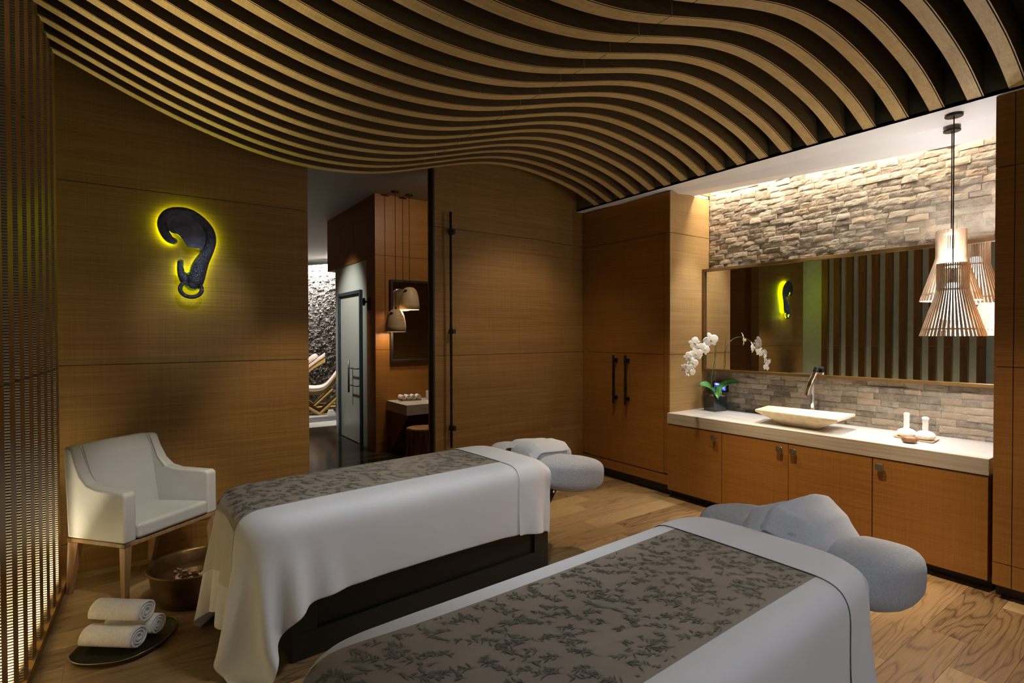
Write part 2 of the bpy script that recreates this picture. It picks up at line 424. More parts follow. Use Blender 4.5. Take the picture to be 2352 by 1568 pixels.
# white soffit slab; its inner edge runs slightly askew to the stone wall and stops short of it (cove)
b = MB()
pt = [(4.08, -1.6, 2.93), (4.08, YB, 2.93), (4.80, YB, 2.93), (4.80, 3.262, 2.93), (4.555, 3.262, 2.925), (4.70, 1.02, 2.861), (4.70, .89, 2.861), (4.70, -1.6, 2.93)]
n = len(pt); vs = pt + [(x, y, 2.955) for x, y, z in pt]
b.add(vs, [tuple(range(n)), tuple(range(2 * n - 1, n - 1, -1))] + [(i, (i + 1) % n, n + (i + 1) % n, n + i) for i in range(n)])
struct(b.build('ceiling_soffit', M['white_paint']))
b = MB(); b.box(4.10, 4.9, .85, 3.30, 3.20, 3.24); struct(b.build('ceiling_cove', M['white_paint']))
b = MB(); b.box(4.56, 4.80, 3.25, 3.30, 2.956, 3.2); struct(b.build('trim_1', M['side_wood_lit']))

# split-face stone wall behind the vanity
def stone_wall(name, P0, du, length, z0, z1, nrm, mats, bw=(.10, .17), bh=.0505, depth=.022, back=True, seed=1, nu=7, nv=4, jit=.006):
    rng = random.Random(seed); b = MB(); z = z0; row = 0; P0 = Vector(P0); du = Vector(du).normalized(); nn = Vector(nrm).normalized()
    while z < z1 - .005:
        h = min(bh, z1 - z); s = -rng.random() * bw[1]
        while s < length:
            w = rng.uniform(*bw); a, c = max(0, s), min(length, s + w); rr = rng.random()
            if c - a > .008:
                d0 = rng.uniform(.004, depth); tu, tv = rng.uniform(-.010, .010), rng.uniform(-.008, .008); sd = rng.random() * 50
                vs = []
                for i in range(nu + 1):
                    for j in range(nv + 1):
                        fu, fv = i / nu, j / nv; q = a + .0006 + (c - a - .0012) * fu; zz = z + .0005 + (h - .001) * fv
                        d = d0 + tu * (fu - .5) + tv * (fv - .5) + jit * (2. * mnoise.noise(Vector((q * 22 + sd, zz * 34, sd))) + 1. * mnoise.noise(Vector((q * 60, zz * 90 + sd, sd))))
                        if i in (0, nu) or j in (0, nv): d -= .003
                        vs.append(P0 + du * q + Vector((0, 0, zz)) + nn * max(d, .001))
                W = nv + 1; nvt = len(vs)
                fs = [(i * W + j, (i + 1) * W + j, (i + 1) * W + j + 1, i * W + j + 1) for i in range(nu) for j in range(nv)]
                ring = [i * W for i in range(nu + 1)] + [nu * W + j for j in range(1, W)] + [i * W + nv for i in range(nu - 1, -1, -1)] + [j for j in range(nv - 1, 0, -1)]
                base = [vs[k] - nn * ((vs[k] - P0).dot(nn)) for k in ring]; vs += base; L = len(ring)
                fs += [(ring[k], nvt + k, nvt + (k + 1) % L, ring[(k + 1) % L]) for k in range(L)]
                b.add(vs, fs, 0, rr)
            s += w
        z += h; row += 1
    if back:
        e = P0 + du * length; k = nn * -.08; vs = [P0 + Vector((0, 0, z0)), e + Vector((0, 0, z0)), e + Vector((0, 0, z1)), P0 + Vector((0, 0, z1))]; vs += [p + k for p in vs]
        b.add(vs, [(0, 1, 2, 3), (4, 7, 6, 5), (0, 4, 5, 1), (3, 2, 6, 7), (1, 5, 6, 2), (0, 3, 7, 4)], 0, .3)
    o = b.build(name, mats, attr=True)
    return struct(o)
stone_wall('wall_right', (4.80, 3.246, 0), (0, -1, 0), 2.35, .78, 3.2, (-1, 0, 0), [M['stone']], depth=.016, jit=.0021)
b = MB(); b.box(4.80, 4.9, 3.26, YB + .12, 0, 3.62); b.box(4.88, 4.96, -1.6, 3.26, 0, 3.62); struct(b.build('wall_right_core', M['end_panel']))

# ------------------------------------------------------------------ wavy ceiling slats
zx = spline([-.50, -.26, .16, .46, .78, 1.08, 1.39, 1.65, 1.93, 2.07, 2.37, 2.74, 3.08, 3.44, 3.83, 4.08],
            [3.29, 3.185, 3.012, 2.917, 2.846, 2.818, 2.83, 2.87, 2.944, 2.985, 3.072, 3.147, 3.162, 3.126, 3.040, 2.945])
for k in range(20):
    i = 18 - k; yf = .828 + .1857 * i; yn = yf - .077
    prof = [(yn, 0), (yn + .005, 0), (yn + .005, .008), (yn + .0105, .008), (yn + .0105, 0), (yf, 0), (yf, .22), (yn, .22)]
    b = MB(); n = len(prof)
    for xa, xb, ns in ((WX(yf) - .02, 1.926, 44), (1.9345, 4.079, 42)):
        vs = []
        for q in range(ns + 1):
            x = xa + (xb - xa) * q / ns; z = zx(x); vs += [(x, y, z + dz) for y, dz in prof]
        fs = [(q * n + j, q * n + (j + 1) % n, (q + 1) * n + (j + 1) % n, (q + 1) * n + j) for q in range(ns) for j in range(n)]
        fs += [tuple(range(n - 1, -1, -1)), tuple(range(ns * n, ns * n + n))]
        b.add(vs, fs)
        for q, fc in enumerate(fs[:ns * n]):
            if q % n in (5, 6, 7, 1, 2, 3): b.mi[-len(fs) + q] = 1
    o = b.build('ceiling_slat', [M['slat_wood'], M['slat_side_shade']])
    tag(o, f'wavy tan wooden ceiling slat, {ORD[k]} counted out from the sculpture wall', 'slat', 'wavy slats of the ceiling')

# ------------------------------------------------------------------ sliding door
b = MB(); panel_wall(b, 2.272, 3.665, 4.412, 4.45, .01, 3.5); d = struct(b.build('door_1', M['wall_wood']))
struct(b and (lambda q: q.build('door_edge', M['dark_edge'], d))(MB().box(2.255, 2.272, 4.409, 4.45, .01, 3.5).box(2.28, 3.66, 4.43, 4.445, .02, 3.5)))
b = MB(); b.tube([(2.405, 4.345, z) for z in np.linspace(.50, 2.69, 40)], [.0125 + .0012 * random.uniform(-1, 1) for _ in range(40)], 8); hd = b.build('door_handle', M['hammered'], d, smooth=True)
for z in (.675, 1.583, 2.51):
    MB().box(2.42, 2.452, 4.335, 4.411, z - .022, z + .022).build('handle_bracket', M['black_metal'], hd, bevel=.003)

# ------------------------------------------------------------------ wardrobe
w = thing('wardrobe', 'tall reddish brown wooden wardrobe with two doors and black bar handles', 'wardrobe', (0, 0, 0))
XW = 4.175
b = MB(); b.box(XW + .022, 4.795, 3.262, 4.448, .1, 2.915, 1); b.box(XW, XW + .022, 3.262, 3.318, .21, 2.525)
b.box(XW, XW + .022, 4.372, 4.448, .21, 2.525); b.box(XW + .08, 4.79, 3.263, 4.448, 0, .205, 1)
b.build('carcass', [M['cab_wood'], M['dark_edge']], w)
b = MB(); panel_wall(b, XW, 4.795, 3.248, 3.2615, 0.21, 2.918, (ZS1, 2.525)); b.build('side_panel', M['side_wood_lit'], w)
MB().box(XW, XW + .022, 3.262, 4.448, 2.529, 2.916).build('top_panel', M['cab_wood'], w)
for ya, yb in ((3.262, 3.844), (3.849, 4.448)): MB().box(XW, XW + .022, ya, yb, .1, .195).build('lower_panel', M['cab_wood'], w)
MB().box(XW + .05, XW + .07, 3.262, 4.448, 0, .1).build('plinth', M['plinth'], w)
for y0, y1, yh in ((3.322, 3.845, 3.765), (3.849, 4.368, 3.93)):
    b = MB(); panel_wall(b, XW - .001, XW + .021, y0, y1, .205, 2.524, (ZS1,), .004); dd = b.build('door', M['cab_wood'], w)
    zs = np.linspace(.825, 1.337, 22)
    h = MB().tube([(4.118, yh, z) for z in zs], [.0125 + .0015 * random.uniform(-1, 1) for z in zs], 8).build('door_handle', M['hammered'], dd, smooth=True)
    for z in (.885, 1.28): MB().box(4.112, XW - .001, yh - .011, yh + .011, z - .02, z + .02).build('handle_bracket', M['black_metal'], h, bevel=.003)

# ------------------------------------------------------------------ vanity
ct = MB().box(4.1515, 4.782, .912, 3.247, .704, .804).build('countertop', M['counter'])
ap = MB().box(4.13, 4.151, .912, 3.247, .704, .804).build('apron', M['apron'], ct, bevel=.002); ap['label'] = 'striped stone front edge with shade in its browner colour'
tag(ct, 'long pale striped stone countertop below the wide mirror', 'countertop')
def knob(parent, y, z):
    b = MB(); pts = []
    for k in range(32):
        t = 2 * PI * k / 32; c, s_ = math.cos(t), math.sin(t); sg = lambda x: math.copysign(abs(x) ** .55, x); pts.append((y + .025 * sg(c), z + .025 * sg(s_)))
    b.prism(pts, 4.108, 4.120, 'x'); b.box(4.12, 4.134, y - .006, y + .006, z - .006, z + .006)
    k = b.build('knob', M['knob'], parent, bevel=.003)
    MB().prism([(y + (p - y) * .5, z + (q - z) * .5) for p, q in pts], 4.105, 4.109, 'x').build('knob_inset', M['brass'], k)
for lab, y0, y1, doors in (('left narrow vanity cabinet with one knob, beside the wardrobe', 2.675, 3.247, ((2.677, 3.245, 2.742),)),
                           ('middle two-door vanity cabinet with paired knobs, below the sink', 1.525, 2.673, ((2.102, 2.671, 2.161), (1.527, 2.098, 2.056))),
                           ('right wide vanity cabinet with one knob, beside the tall dark cupboard', .914, 1.523, ((.916, 1.521, 1.476),))):
    v = thing('vanity_cabinet', 'orange brown ' + lab, 'cabinet', (0, 0, 0), 0, 'vanity cabinets under the countertop')
    MB().box(4.158, 4.78, y0, y1, .085, .702).build('carcass', M['cab_wood'], v)
    MB().box(4.225, 4.25, y0, y1, 0, .085).box(4.25, 4.78, y0, y1, 0, .084).build('plinth', M['plinth'], v)
    for a, c, yk in doors:
        dd = MB().box(4.135, 4.157, a, c, .075, .698).build('door', M['cab_wood'], v, bevel=.001)
        knob(dd, yk, .645)
# vessel sink
sk = thing('vessel_sink', 'cream marble rectangular vessel sink on the countertop', 'sink', (4.402, 2.115, .804))
c = [(-.165, .305), (-.178, -.33), (.19, -.31), (.155, .36)]
ctr = [(4.233, 2.43), (4.201, 1.775), (4.61, 1.818), (4.544, 2.488)]
rim = [(x - 4.402, y - 2.115) for x, y in ctr]
sc = lambda k, ps=rim: [(x * k, y * k) for x, y in ps]
b = MB()
vs = [(x, y, 0) for x, y in sc(.40)] + [(x, y, .022) for x, y in sc(.52)] + [(x, y, .100) for x, y in rim] + [(x, y, .117) for x, y in rim] + [(x, y, .117) for x, y in sc(.96)] + [(x, y, .035) for x, y in sc(.45)]
fs = [(3, 2, 1, 0), (20, 21, 22, 23)]
for l in range(5): fs += [(l * 4 + k, l * 4 + (k + 1) % 4, l * 4 + 4 + (k + 1) % 4, l * 4 + 4 + k) for k in range(4)]
b.add(vs, fs); b.build('basin', M['sink'], sk, bevel=.004)
# tap
fa = thing('tap', 'chrome bent basin tap standing behind the marble sink', 'tap', (4.66, 2.165, .804))
MB().tube([(0, 0, 0), (0, 0, .006)], .026, 20).build('base', M['chrome'], fa, smooth=True, angle=40)
MB().tube([(0, 0, .004), (0, 0, .30), (.002, -.002, .36)], .017, 18).build('column', M['chrome'], fa, smooth=True, angle=40)
p = smooth_path([(.004, -.018, .425), (-.012, -.012, .385), (-.036, -.004, .345), (-.055, .004, .30), (-.064, .008, .262), (-.069, .01, .235)], 16)
sp = MB().tube(p, [.0245, .0245, .0245] + [.0255] * 10 + [.0245, .024, .0235], 20).build('spout', M['chrome'], fa, smooth=True, angle=50)
MB().tube([(-.0692, .0102, .236), (-.0697, .0104, .2335)], .015, 16).build('outlet', M['black_metal'], sp)
MB().tube([(.003, -.0195, .428), (.019, -.0245, .462)], .022, 20).build('lever', M['black_metal'], fa, smooth=True, angle=40, bevel=.003)
# herbal compresses on plate
pl = MB(); P = [(4.452, 1.514), (4.40, 1.26), (4.594, 1.275), (4.625, 1.49)]
cx = sum(x for x, y in P) / 4; cy = sum(y for x, y in P) / 4
k = lambda s_, z: [(cx + (x - cx) * s_, cy + (y - cy) * s_, z) for x, y in P]
pl.add(k(.93, .8045) + k(1., .818) + k(.985, .818) + k(.9, .8095), [(3, 2, 1, 0)] + [(l * 4 + i, l * 4 + (i + 1) % 4, l * 4 + 4 + (i + 1) % 4, l * 4 + 4 + i) for l in range(3) for i in range(4)] + [(12, 13, 14, 15)])
tag(pl.build('wooden_plate', M['palewood'], bevel=.002), 'small pale wooden plate under the herbal compresses', 'plate')
def compress(loc, lab, hh, seed):
    t = thing('herbal_compress', lab, 'compress', loc, seed, 'herbal compresses on the countertop')
    wob = lambda a, z: .035 * math.sin(a * 17) * (z > .02) + .02 * math.sin(a * 5 + seed)
    MB().lathe([(.018, 0), (.040, .003), (.055, .014), (.0585, .028), (.053, .042), (.040, .053), (.024, .060)], n=68, wob=wob).build('ball', M['compress'], t, smooth=True)
    pr = [(.021, .054), (.0185, .062)] + [(.0165 + .0012 * (i % 2), .064 + hh * i / 14) for i in range(13)] + [(.021 if hh < .085 else .018, .064 + hh), (.021 if hh < .085 else .0185, .074 + hh), (.012, .081 + hh)]
    MB().lathe(pr, n=22, wob=lambda a, z: .05 * math.sin(a * 3 + z * 160 + seed)).build('handle', M['compress'], t, smooth=True)
    MB().tube([(-.010, -.021, .0655), (-.016, -.040, .0575), (-.02, -.052, .044)], .0022, 6).build('string', M['string'], t)
compress((4.524, 1.452, .8105), 'white herbal compress ball with longer handle, nearer the sink', .092, 1.)
compress((4.505, 1.335, .8105), 'white herbal compress ball with shorter thick-topped handle, behind the wooden bowl', .078, 2.5)
wb = thing('salt_bowl', 'little brown wooden bowl of pink salt beside the herbal compresses', 'bowl', (4.318, 1.368, .804))
MB().lathe([(.026, 0), (.040, .006), (.049, .022), (.047, .040), (.0435, .0405), (.042, .028), (.012, .026)], n=30).build('body', M['woodbowl'], wb, smooth=True)
st = MB().lathe([(.0425, .029), (.042, .032), (.03, .036), (.01, .038)], n=20, wob=lambda a, z: .05 * math.sin(7 * a)).build('salt_heap', M['salt'], None, smooth=True); st.location = (4.318, 1.368, .804)
tag(st, 'coarse pink salt filling the little wooden bowl', 'salt', None, 'stuff')

# orchid
oc = thing('potted_orchid', 'white orchid with drooping flower spray in square dark pot', 'orchid', (4.634, 3.07, .804), R(-16))
b = MB(); q = .073; qt = .08
b.frustum([(-q, -q), (q, -q), (q, q), (-q, q)], [(-qt, -qt), (qt, -qt), (qt, qt), (-qt, qt)], 0, .142)
b.build('pot', M['pot'], oc, bevel=.004)
b = MB().grid(lambda u, v: ((u - .5) * .135, (v - .5) * .135, .143 + .012 * mnoise.noise(Vector((u * 6, v * 6, 2))) + .014 * (1 - (2 * u - 1) ** 4) * (1 - (2 * v - 1) ** 4)), 14, 14); b.build('bark_chips', M['soil'], oc, solid=.004)
iv = oc.matrix_basis.inverted()
loc_ = lambda p: tuple(iv @ Vector(p)); inv3_ = iv.to_3x3()
def leaf(p0, p1, p2, wd):
    b = MB(); p0, p1, p2 = (Vector(p) for p in (p0, p1, p2)); side = (p2 - p0).cross(Vector((0, 0, 1))).normalized(); sgn = 1 if side.dot(inv3_ @ Vector((-.83, -.55, 0))) > 0 else -1; side = (side - Vector((0, 0, .95 * sgn))).normalized()
    def f(u, v):
        c = p0 * (1 - u) ** 2 + p1 * 2 * u * (1 - u) + p2 * u * u; w_ = wd * math.sin(PI * min(1, .12 + u * .88)) ** .7 * (1 if u < .98 else .3); s_ = (v - .5) * 2
        return tuple(c + side * s_ * w_ + Vector((0, 0, .35 * wd * abs(s_))))
    b.grid(f, 14, 6); return b.build('leaf', M['leaf'], oc, smooth=True, solid=.003)
for a in ([(0, 0, .15), (.09, -.02, .31), (.19, -.115, .262), .04], [(0, 0, .15), (-.05, .02, .28), (-.15, .05, .235), .042], [(0, -.01, .15), (-.06, -.10, .24), (-.10, -.16, .125), .04], [(0, 0, .15), (.05, .08, .22), (.13, .09, .20), .024],
          [(0, 0, .15), (-.03, -.06, .22), (-.045, -.14, .155), .034]): leaf(*a)
stp = smooth_path([loc_(p) for p in ((4.63, 3.09, .95), (4.60, 3.09, 1.10), (4.60, 3.06, 1.25), (4.615, 3.05, 1.37), (4.58, 3.035, 1.46), (4.50, 3.02, 1.51), (4.40, 2.99, 1.52), (4.27, 2.97, 1.475), (4.14, 2.95, 1.40), (4.03, 2.935, 1.30), (3.965, 2.93, 1.22))], 50)
MB().tube(stp, [.0042 - .0022 * i / 49 for i in range(50)], 8).build('stem', M['stem'], oc, smooth=True)
MB().tube([loc_((4.645, 3.07, .95)), loc_((4.60, 3.055, 1.50))], .0022, 6).build('stake', M['woodbowl'], oc)
def orchid_flower(pos, aim, size, roll):
    f = MB(); core = MB()
    def pet(ang, L, W, tilt):
        d = Vector((math.cos(ang), math.sin(ang), 0)); s_ = Vector((-math.sin(ang), math.cos(ang), 0))
        def fn(u, v):
            w_ = W * math.sin(PI * (u * .86 + .09)) ** .6; x = (v - .5) * 2
            return tuple(d * (u * L) + s_ * (x * w_) + Vector((0, 0, tilt * u * u * L - .12 * W * x * x + .012 * math.sin(6 * x + u * 5) * u)))
        f.grid(fn, 8, 6)
    for a, L, W in ((0, 1., .52), (PI, 1., .52)): pet(a + .12, L, W, -.12)
    for a, L, W in ((PI / 2, .92, .32), (-PI / 2 - .65, .85, .28), (-PI / 2 + .65, .85, .28)): pet(a, L, W, -.22)
    core.ellipsoid((0, -.1, .1), (.13, .2, .14), 10, 6)
    m = Matrix.Translation(Vector(pos)) @ Vector(aim).to_track_quat('Z', 'Y').to_matrix().to_4x4() @ Matrix.Rotation(roll, 4, 'Z') @ Matrix.Scale(size, 4)
    f.xf(m); core.xf(m)
    o = f.build('flower', M['petal_white'], oc, smooth=True, solid=.0012); core.build('flower_lip', M['petal_core'], o, smooth=True)
inv3 = iv.to_3x3()
FL = [((4.41, 2.965, 1.497), (-.5, -.85, .1), .078, .2), ((4.275, 2.94, 1.415), (-.25, -.9, .1), .066, -.2), ((4.195, 2.945, 1.425), (-.8, -.6, .2), .056, .6), ((4.13, 2.95, 1.472), (-.9, -.4, .3), .06, 1.3), ((4.12, 2.925, 1.375), (-.5, -.8, .1), .068, .1),
      ((4.19, 2.915, 1.365), (.3, -.95, 0), .05, .4), ((4.03, 2.94, 1.345), (-.9, -.4, 0), .048, 1.5), ((4.07, 2.915, 1.292), (-.35, -.9, 0), .058, .0), ((4.02, 2.925, 1.245), (-.3, -.9, -.2), .046, .5), ((4.065, 2.91, 1.215), (.1, -1, -.1), .046, -.1), ((3.965, 2.935, 1.255), (-.9, -.3, -.2), .036, .9)]
for p, a, s_, r in FL: orchid_flower(loc_(p), inv3 @ Vector(a), s_, r)
for p in ((3.985, 2.93, 1.195), (4.01, 2.925, 1.185)): MB().ellipsoid(loc_(p), (.010, .010, .014), 10, 8).build('bud', M['petal_white'], oc, smooth=True)
# wall control panel
cp = thing('control_panel', 'small black touch panel with blue screen on stone wall behind orchid', 'control panel', (4.775, 3.09, 1.03))
MB().box(-.022, .0, -.078, .078, -.05, .05).build('bezel', M['glass_black'], cp, bevel=.003)
s1 = MB().box(-.0245, -.0221, -.062, .062, -.036, .036).build('screen', M['screen'], cp)
b = MB()
for y, z, w_, h in ((.042, .022, .018, .008), (-.02, -.004, .026, .004), (-.028, -.014, .018, .004), (-.045, -.028, .005, .003), (.015, .018, .006, .006)): b.box(-.0252, -.0246, y - w_, y + w_, z - h, z + h)
b.build('screen_icons', M['screen_icon'], s1)
# mirror, hung very slightly askew
mr = thing('wall_mirror', 'wide bronze-framed mirror on stone wall above the countertop', 'mirror', (4.672, 3.245, 0), R(1.4))
L = 2.36; b = MB()
b.box(0, .05, -L, 0, 2.176, 2.204).box(0, .05, -L, 0, 1.180, 1.206).box(0, .05, -.026, 0, 1.206, 2.176).box(0, .05, -L, -L + .026, 1.206, 2.176)
b.build('frame', M['frame_bronze'], mr, bevel=.002)
MB().box(.022, .032, -L + .02, -.02, 1.2, 2.18).build('mirror_glass', M['mirror'], mr)
MB().box(.033, .1, -L + .05, -.05, 1.3, 2.1).build('backing', M['dark_edge'], mr)

# tall cupboard at the right
tc = thing('tall_cupboard', 'tall dark brown cupboard at the right end of the countertop', 'cupboard', (0, 0, 0))
MB().box(4.122, 4.80, -1.5, .886, .08, 2.855).build('carcass', M['cab_wood'], tc)
MB().box(4.17, 4.8, -1.5, .885, 0, .08).build('plinth', M['plinth'], tc)
b = MB(); panel_wall(b, 4.10, 4.121, .805, .887, .08, 2.926, (.212, ZS1, 2.513)); b.build('side_filler', M['cab_wood'], tc)
for y0, y1 in ((.06, .801), (-.69, .056), (-1.44, -.694)):
    b = MB(); panel_wall(b, 4.10, 4.121, y0, y1, .215, 2.51, (ZS1,)); b.build('door', M['cab_wood'], tc)
    MB().box(4.10, 4.121, y0, y1, .08, .211).build('lower_panel', M['cab_wood'], tc); MB().box(4.10, 4.121, y0, y1, 2.514, 2.926).build('upper_panel', M['cab_wood'], tc)

# ------------------------------------------------------------------ slatted pendants
def pendant(loc, zt, zw, zb, label):
    t = thing('slatted_pendant_lamp', label, 'pendant lamp', (loc[0], loc[1], 0), 0, 'slatted pendant lamps')
    zc_ = loc[2]
    MB().tube([(0, 0, zc_ - .012), (0, 0, zc_)], .047, 28).build('canopy', M['black_metal'], t, bevel=.003)
    MB().tube([(0, 0, zc_ - .01), (.002, 0, (zc_ + zt) / 2), (0, 0, zt - .10)], .0035, 8).build('cord', M['black_metal'], t)
    b = MB(); N = 46
    for k in range(N):
        a = 2 * PI * k / N; m = Matrix.Rotation(a, 4, 'Z'); hw = .0036
        prof = [(.080, zt), (.080, zw), (.084, zw - .018), (.166, zb)]
        vs = []
        for r, z in prof:
            hw = .0038 + max(0, r - .08) * .045
            vs += [(r - .0028, -hw, z), (r + .0028, -hw, z), (r + .0028, hw, z), (r - .0028, hw, z)]
        vs = [tuple(m @ Vector(p)) for p in vs]
        fs = [(i * 4 + j, i * 4 + (j + 1) % 4, i * 4 + 4 + (j + 1) % 4, i * 4 + 4 + j) for i in range(3) for j in range(4)] + [(3, 2, 1, 0), (12, 13, 14, 15)]
        b.add(vs, fs)
    b.build('shade', M['birch'], t)
    for r, z in ((.0755, zt - .015), (.0755, zw), (.1485, zb + .045)):
        MB().lathe([(r - .004, z - .006), (r, z - .006), (r, z + .006), (r - .004, z + .006)], n=46, close=True).build('hoop', M['birch'], t)
    MB().tube([(0, 0, zt - .03), (0, 0, zt - .12)], .022, 14).build('socket', M['black_metal'], t)
    MB().box(-.076, .076, -.004, .004, zt - .04, zt - .03).box(-.004, .004, -.076, .076, zt - .04, zt - .03).build('spider', M['black_metal'], t)
    MB().lathe([(.030, zt - .125), (.036, zt - .14), (.062, zb + .14), (.066, zb + .115), (.05, zb + .105), (.01, zb + .102)], n=28).build('diffuser', M['bulb'], t, smooth=True)
    return t
pendant((4.212, 1.112, 2.924), 1.993, 1.828, 1.535, 'lower slatted wooden pendant lamp hanging at the right end of the countertop')
pendant((4.444, 1.183, 2.905), 2.237, 2.060, 1.770, 'higher slatted wooden pendant lamp hanging closer to the wide mirror')

# ------------------------------------------------------------------ backlit sculpture
SP = lambda px, py, d=0.: None
d0, d1 = None, None
_f = 1218.2166
def onwall(px, py, y):       # measured once on the photo: a point of the relief on the wall plane
    d = rt * ((px - 1176) / _f) - up * ((py - 784) / _f) + fw; t = y / d.y; return Vector((0, 0, 1.55)) + d * t
def sc_pt(a, bq, y): return onwall(300 + a / 4.9, 420 + bq / 4.9, y)
sx = onwall(430, 580, 4.385)
scu = thing('wall_sculpture', 'dark bronze ear-shaped hook sculpture with yellow glow on the back wall', 'sculpture', tuple(sx))
k2m = .00062
def path(lst, y=4.385): return [(Vector(sc_pt(a, q, y)) - sx) for a, q, r in lst], [r * 1.07 * k2m for a, q, r in lst]
trunk = [(485, 655, 36), (430, 625, 42), (380, 550, 46), (352, 460, 44), (375, 385, 44), (440, 328, 42), (540, 312, 40), (650, 328, 40), (740, 377, 42), (820, 447, 45), (885, 540, 49), (905, 640, 52), (886, 730, 54), (845, 815, 60), (800, 890, 72), (765, 970, 82), (735, 1050, 90), (712, 1105, 92), (700, 1135, 80)]
arm = [(565, 893, 33), (562, 960, 34), (578, 1030, 42), (618, 1085, 58), (680, 1130, 72)]
b = MB()
for lst in (trunk, arm):
    dense = smooth_path(lst, 70); p, r = path(dense); b.tube(p, r, 14, flat=(0, 1, 0))
    for e, rr in ((p[0], r[0]), (p[-1], r[-1])): b.ellipsoid(e, (rr, rr, rr), 12, 8)
b.v = [(x, y * .72, z) for x, y, z in b.v]
b.build('body', M['sculpt'], scu, remesh=.0045)
dish = [(480, 570), (455, 560), (400, 500), (375, 420), (440, 345), (560, 335), (680, 355), (780, 430), (850, 530), (870, 640), (840, 730), (805, 765), (780, 745), (715, 735), (645, 720), (600, 660), (550, 600), (515, 572)]
pts = [Vector(sc_pt(a, q, 4.385)) - sx for a, q in dish]
MB().prism([(p.x, p.z) for p in pts], -.006, .012, 'y').build('dish', M['sculpt_dish'], scu, bevel=.003)
rc = Vector(sc_pt(680, 1195, 4.372)) - sx
MB().tube([rc + Vector((.0655 * math.cos(t), 0, .0545 * math.sin(t))) for t in np.linspace(0, 2 * PI, 41)], .0145, 12, caps=False).build('ring', M['sculpt'], scu, smooth=True)
b = MB()
for lst, cut in ((trunk, None), (arm[:3], None)):
    p, r = path(smooth_path(lst, 60), 4.385)
    b.tube([q + Vector((0, .045, 0)) for q in p], [max(.006, x * .55) for x in r], 8)
b.v = [(x, .045 + (y - .045) * .12, z) for x, y, z in b.v]
b.build('led_strip', M['led'], scu)
MB().tube([rc + Vector((.0655 * math.cos(t), .016, .0545 * math.sin(t))) for t in np.linspace(0, 2 * PI, 31)], .004, 6, caps=False).build('led_ring', M['led'], scu)
MB().box(.085, .115, .02, .0695, .0, .04).build('mount', M['black_metal'], scu)

# ------------------------------------------------------------------ armchair
ch = thing('armchair', 'grey leather armchair with wooden legs in the corner by the slats', 'armchair', (-.052, 3.772, 0), R(36))
W0, W1, D = .63, .54, .42
def skew(p):
    u, v, z = p; k = min(max(v / D, 0), 1.15); c = W0 / 2 - .072 * k; s_ = 1 + (W1 / W0 - 1) * k
    return (c + (u - W0 / 2) * s_ , v, z)
def sk_build(b, name, mat, **kw):
    b.v = [skew(p) for p in b.v]; return b.build(name, mat, ch, **kw)
armp = [(0, .345), (0, .625), (.02, .638), (.22, .652), (.285, .672), (.335, .72), (.375, .80), (.40, .872), (.415, .885), (.465, .885), (.44, .345)]
for u0, u1 in ((0, .072), (W0 - .072, W0)):
    b = MB(); b.prism(armp, u0, u1, 'x'); sk_build(b, 'arm', M['leather'], bevel=.014, seg=4)
b = MB(); b.prism([(.335, .40), (.375, .40), (.45, .405), (.478, .89), (.43, .89), (.392, .80)], .05, W0 - .05, 'x'); sk_build(b, 'backrest', M['leather'], bevel=.012, seg=3)
b = MB(); b.box(.074, W0 - .074, -.012, .36, .352, .442); sk_build(b, 'seat_cushion', M['leather'], bevel=.022, seg=4)
for ln in ([(.085, -.008, .425), (W0 - .085, -.008, .425)], [(.073, .40, .885), (.074, .345, .73), (.074, .30, .665)], [(W0 - .073, .40, .885), (W0 - .074, .345, .73), (W0 - .074, .30, .665)]):
    b = MB(); b.tube(ln, .003, 6); sk_build(b, 'piping', M['piping'])
b = MB(); b.box(.0, W0, .0, .035, .322, .346).box(0, .035, 0, .44, .322, .346).box(W0 - .035, W0, 0, .44, .322, .346).box(0, W0, .405, .44, .322, .346); sk_build(b, 'frame', M['chairwood'], bevel=.003)
b = MB().box(.03, W0 - .03, .02, .42, .33, .352); sk_build(b, 'base_panel', M['dark_edge'])
for cu, dirn in ((0, 1), (W0, -1)):
    u0 = cu; u1 = cu + dirn * .042; t1 = cu + dirn * .028
    lo = sorted((u0, u1)); lt = sorted((u0, t1))
    b = MB().frustum([(lt[0], .006), (lt[1], .006), (lt[1], .034), (lt[0], .034)], [(lo[0], .0), (lo[1], .0), (lo[1], .042), (lo[0], .042)], 0, .322); sk_build(b, 'leg', M['chairwood'], bevel=.003)
    b = MB().frustum([(lt[0], .43), (lt[1], .43), (lt[1], .458), (lt[0], .458)], [(lo[0], .36), (lo[1], .36), (lo[1], .437), (lo[0], .437)], 0, .322); sk_build(b, 'leg', M['chairwood'], bevel=.003)

